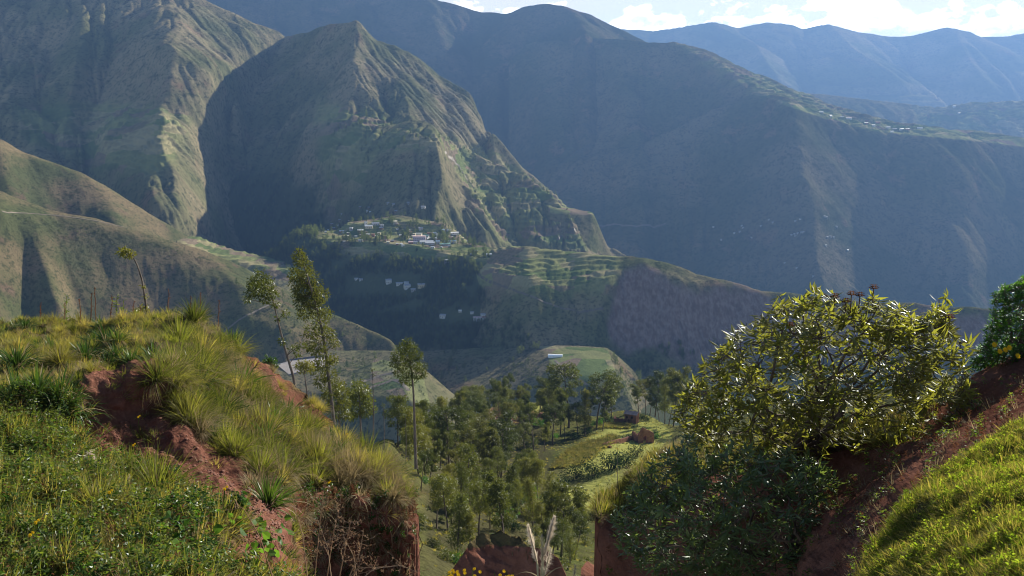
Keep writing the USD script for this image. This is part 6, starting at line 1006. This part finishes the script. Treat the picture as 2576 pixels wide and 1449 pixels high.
# roofed adobe house
M_adobe = ground_mat('adobe', (0.2, 0.1, 0.075), (0.2, 0.1, 0.075), (0.19, 0.092, 0.068), (0.27, 0.15, 0.115), unit=1.2, bump=0.1)
def adobe(name, m, parent): o = obj(name, m, M_adobe, parent); primvar(o, 'mask', np.tile([1.0, 0, 0], (len(m[0]), 1))); return o
p = mid.point(1589, 1062); o = thing('adobe_house', 'two storey red adobe house with a worn tin roof on the green knoll', 'house', p - [0, 0, .2], -24)
adobe('wall', gable_walls(4.6, 3.8, 4.0, .7), o); rf = obj('roof', gable(4.6, 3.8, 4.0, .7, .35, .08), paint('worn_tin', (.27, .22, .22), .5), o)
obj('window', slab(.2, .95, -1.94, -1.8, 2.3, 3.2), M_void, o); obj('window', slab(-1.6, -1.0, -1.94, -1.8, 2.3, 3.0), M_void, o); obj('door', slab(-.9, .0, -1.94, -1.8, 0, 1.9), M_door, o); obj('lintel', slab(.05, 1.1, -2.0, -1.8, 3.2, 3.34), M_door, o)
p = mid.point(1558, 1063); o = thing('adobe_wall', 'low ruined adobe walls left of the roofed adobe house', 'ruined wall', p - [0, 0, .2], -14)
def ragged(w, h, t, n, rng, drop=.5):
    xs = np.linspace(-w / 2, w / 2, n); hs = h * (1 - drop * np.abs(fbm2(xs * .9 + rng.uniform(0, 9), xs * 0, 3, 4))); V, F = [], []
    for x, z in zip(xs, hs): V += [[x, -t / 2, -1], [x, t / 2, -1], [x, t / 2, z], [x, -t / 2, z]]
    for i in range(n - 1):
        a = 4 * i
        for q in range(4): b = (q + 1) % 4; F += [[a + q, a + b, a + 4 + b], [a + q, a + 4 + b, a + 4 + q]]
    F += [[0, 2, 1], [0, 3, 2], [4 * n - 4, 4 * n - 3, 4 * n - 2], [4 * n - 4, 4 * n - 2, 4 * n - 1]]; return np.array(V), np.array(F)
rng = np.random.default_rng(77)
def turned(m, deg, off): a = math.radians(deg); R = np.array([[math.cos(a), -math.sin(a), 0], [math.sin(a), math.cos(a), 0], [0, 0, 1]]); return m[0] @ R.T + off, m[1]
adobe('front_wall', ragged(4.4, 1.9, .5, 14, rng), o); adobe('side_wall', turned(ragged(3.4, 2.0, .5, 10, rng), 90, [2.2, 1.7, 0]), o); adobe('side_wall', turned(ragged(3.4, 1.6, .5, 10, rng), 90, [-2.0, 1.7, 0]), o)
# ruined gable
p = mid.point(1624, 1117); o = thing('adobe_ruin', 'roofless red adobe gable wall with a dark doorway and fallen poles', 'ruin', p - [0, 0, .3], 16)
from shapely.geometry import Polygon
g = Polygon([(-2.7, -1), (2.6, -1), (2.75, 3.2), (2.45, 3.7), (-1.2, 5.7), (-1.7, 5.5), (-2.8, 3.4)]).difference(Polygon([(-1.15, -1.2), (.15, -1.2), (.1, 2.6), (-.5, 3.1), (-1.1, 2.4)]))
e = trimesh.creation.extrude_polygon(g.segmentize(.5), .55); R = trimesh.transformations.rotation_matrix(PI / 2, [1, 0, 0]); e.apply_transform(R); e = e.subdivide_to_size(.5) if len(e.faces) < 4000 else e
v = np.array(e.vertices) + .06 * np.stack([fbm3(np.array(e.vertices) * 1.4, 3, s) for s in (1, 2, 3)], 1); adobe('gable_wall', (v, np.array(e.faces)), o)
adobe('side_wall', turned(ragged(5.0, 3.2, .5, 14, rng, .7), 90, [-2.5, 2.4, 0]), o); adobe('side_wall', turned(ragged(5.0, 2.6, .5, 14, rng, .9), 90, [2.4, 2.4, 0]), o); adobe('back_wall', turned(ragged(5.0, 2.0, .5, 14, rng, .8), 0, [0, 4.8, 0]), o)
obj('pole', tube([[-3.6, -1.4, .6], [-.3, -.9, 1.9], [2.6, -.5, 3.0]], [.07, .06, .04], 5), M_twig, o); obj('pole', tube([[.2, -.7, 0], [.1, -.65, 2.6]], [.06, .04], 5), M_twig, o); obj('pole', tube([[-.3, -1.2, 0], [-.7, -.7, 2.2]], [.05, .03], 5), M_twig, o)
a, b = mid.point(1518, 1131), mid.point(1596, 1108); c = (a + b) / 2; o = thing('adobe_wall', 'long low broken adobe wall running left from the ruined gable', 'ruined wall', c - [0, 0, .4], math.degrees(math.atan2(b[1] - a[1], b[0] - a[0])), tilt=None)
L_ = np.linalg.norm((b - a)[:2]); m = ragged(L_, 1.9, .6, 26, rng, .6); m[0][:, 2] += (m[0][:, 0] / L_) * (b[2] - a[2]); adobe('wall', m, o); adobe('wall_end', turned(ragged(3.2, 1.5, .6, 8, rng, .6), 60, [-L_ / 2 + .6, -1.2, -(b[2] - a[2]) / 2]), o)
p = mid.point(1255, 1050)
o = thing('adobe_wall', 'low reddish earth wall half hidden behind the tall grove', 'ruined wall', mid.point(1330, 1050) - [0, 0, .3], 2); adobe('wall', ragged(22, 2.2, .8, 30, rng, .5), o)

# long white shed on the bench
p = hit(1397, 897, ['right_bench']); o = thing('greenhouse', 'long white shed alone on the sunlit green bench', 'shed', p - [0, 0, .1], -6)
W_ = paint('white_sheet', (.82, .82, .80), .5); n = 11; yy = np.linspace(-3.6, 3.6, n); zz = 1.8 + 1.5 * np.cos(yy / 3.6 * PI / 2)
for nm, xs in (('roof', (-9.6, 9.6)),):
    V = np.array([[x, y, z + o_] for o_ in (0, .08) for x in xs for y, z in zip(yy, zz)]); F = []
    for s in (0, 1):
        for i in range(n - 1): q = s * 2 * n; F += [[q + i, q + i + 1, q + n + i + 1], [q + i, q + n + i + 1, q + n + i]]
    obj('roof', (V, np.array(F)), W_, o)
obj('wall', slab(-9.5, 9.5, -3.58, -3.5, -1, 1.8), W_, o); obj('wall', slab(-9.5, 9.5, 3.5, 3.58, -1, 1.8), W_, o)
from shapely.geometry import Polygon as PG
for x in (-9.5, 9.42):
    e = trimesh.creation.extrude_polygon(PG([(-3.5, -1)] + [(3.5, -1)] + [(y, z - .02) for y, z in zip(yy[::-1], zz[::-1])]), .08); v = np.array(e.vertices); obj('end_wall', (np.stack([v[:, 2] + x, v[:, 0], v[:, 1]], 1), np.array(e.faces)), W_, o)
for k in range(6): obj('rib', slab(-9.62 + k * 3.84, -9.50 + k * 3.84, -3.66, -3.58, -.5, 1.9), paint('shed_rib', (.35, .35, .35)) if k == 0 else '/World/Looks/shed_rib', o)

# tracks draped over the land
M_track = plain_mat('track_dirt', (.11, .092, .07), (.15, .125, .095), .4); M_pale = plain_mat('pale_ground', (.2, .18, .165), (.25, .225, .21), .05)
def track(pts, w, names, label, lift=.5, name='footpath', mat=None):
    pts = np.array(pts, float); s = np.linspace(0, 1, len(pts)); q = np.linspace(0, 1, len(pts) * 7); px, py = np.interp(q, s, pts[:, 0]), np.interp(q, s, pts[:, 1]); P = [hit(x, y, names) for x, y in zip(px, py)]; P = np.array([x for x in P if x is not None])
    if len(P) < 4: print('track lost', label); return
    P = gaussian_filter(P, [1.2, 0]); t = unit(np.gradient(P, axis=0) * [1, 1, 0]); n = np.stack([-t[:, 1], t[:, 0], 0 * t[:, 0]], 1); V = []
    for sg in (-1, 0, 1):
        e = P + n * sg * w / 2; z = np.max([height(k, e[:, 0], e[:, 1]) for k in names], 0); e[:, 2] = np.where(z > -900, z, e[:, 2]) + lift; V.append(e)
    V = np.stack(V, 1).reshape(-1, 3); m = len(P); F = []
    for i in range(m - 1):
        for j in (0, 1): a = i * 3 + j; F += [[a, a + 3, a + 4], [a, a + 4, a + 1]]
    o = obj(name, (V, np.array(F)), mat or M_track); tag(o, label, None, None, 'structure')
track([(1186, 668), (1200, 688), (1235, 712), (1290, 728), (1350, 752), (1410, 775), (1450, 782)], 2.6, ['landslide_spur'], 'pale track slanting down the shadowed spur', .3)
track([(1450, 788), (1480, 782), (1520, 776)], 3.5, ['landslide_spur'], 'reddish track beside the landslide')
track([(560, 838), (600, 806), (650, 780), (690, 762)], 2, ['near_left_hill'], 'thin pale trail crossing the lower left hill')
track([(905, 962), (930, 955), (955, 945), (985, 938), (1010, 934)], 5, ['left_bench'], 'curving dirt track on the left bench', .25)
track([(905, 990), (930, 975), (965, 965), (990, 955), (1010, 962), (1030, 985)], 5, ['left_bench'], 'second dirt track on the left bench', .25)
track([(1395, 905), (1420, 930), (1450, 950), (1480, 970)], 3, ['right_bench'], 'field path below the white shed', .25)
track([(1500, 572), (1540, 566), (1600, 572), (1680, 566)], 6, ['right_ridge'], 'faint road across the foot of the blue face', 3)
track([(0, 534), (80, 538), (150, 543), (240, 556), (300, 570), (360, 584)], 1.4, ['near_left_hill'], 'road along the top of the near left hill', .6)
track([(1110, 372), (1150, 412), (1192, 474), (1222, 528)], 3, ['terraced_mountain'], 'footpath along the front spur crest', 1.5)
track([(1400, 606), (1420, 588), (1450, 580)], 5, ['terraced_mountain'], 'switchback road at the foot of the terraced mountain', 1.0)
c = [hit(x, y, ['left_bench']) for x, y in [(690, 912), (815, 897), (832, 921), (728, 944)]]; Vp = []; c = np.array(c)
for i in np.linspace(0, 1, 9):
    for j in np.linspace(0, 1, 9): q = (c[0] * (1 - j) + c[1] * j) * (1 - i) + (c[3] * (1 - j) + c[2] * j) * i; q[2] = max(height('left_bench', q[0], q[1])[0], q[2]) + .35; Vp.append(q)
ii = np.arange(81).reshape(9, 9); tag(obj('pale_pitch', (np.array(Vp), np.stack([ii[:-1, :-1], ii[:-1, 1:], ii[1:, 1:], ii[1:, :-1]], -1).reshape(-1, 4)), M_pale), 'pale bare playing pitch on the left bench', None, None, 'structure')
o = thing('retaining_wall', 'low dark bank wall along the far side of the pale pitch', 'wall', c[0]); d_ = c[1] - c[0]; obj('wall', tube([[0, 0, .6], d_ / 2 + [0, 0, .6], d_ + [0, 0, .6]], 1.4, 4), paint('bank_wall', (.1, .085, .09)), o)
o = thing('retaining_wall', 'low dark edge along the near side of the pale pitch', 'wall', c[3]); d_ = c[2] - c[3]; obj('wall', tube([[0, 0, .3], d_ / 2 + [0, 0, .3], d_ + [0, 0, .3]], 1.0, 4), '/World/Looks/bank_wall', o)
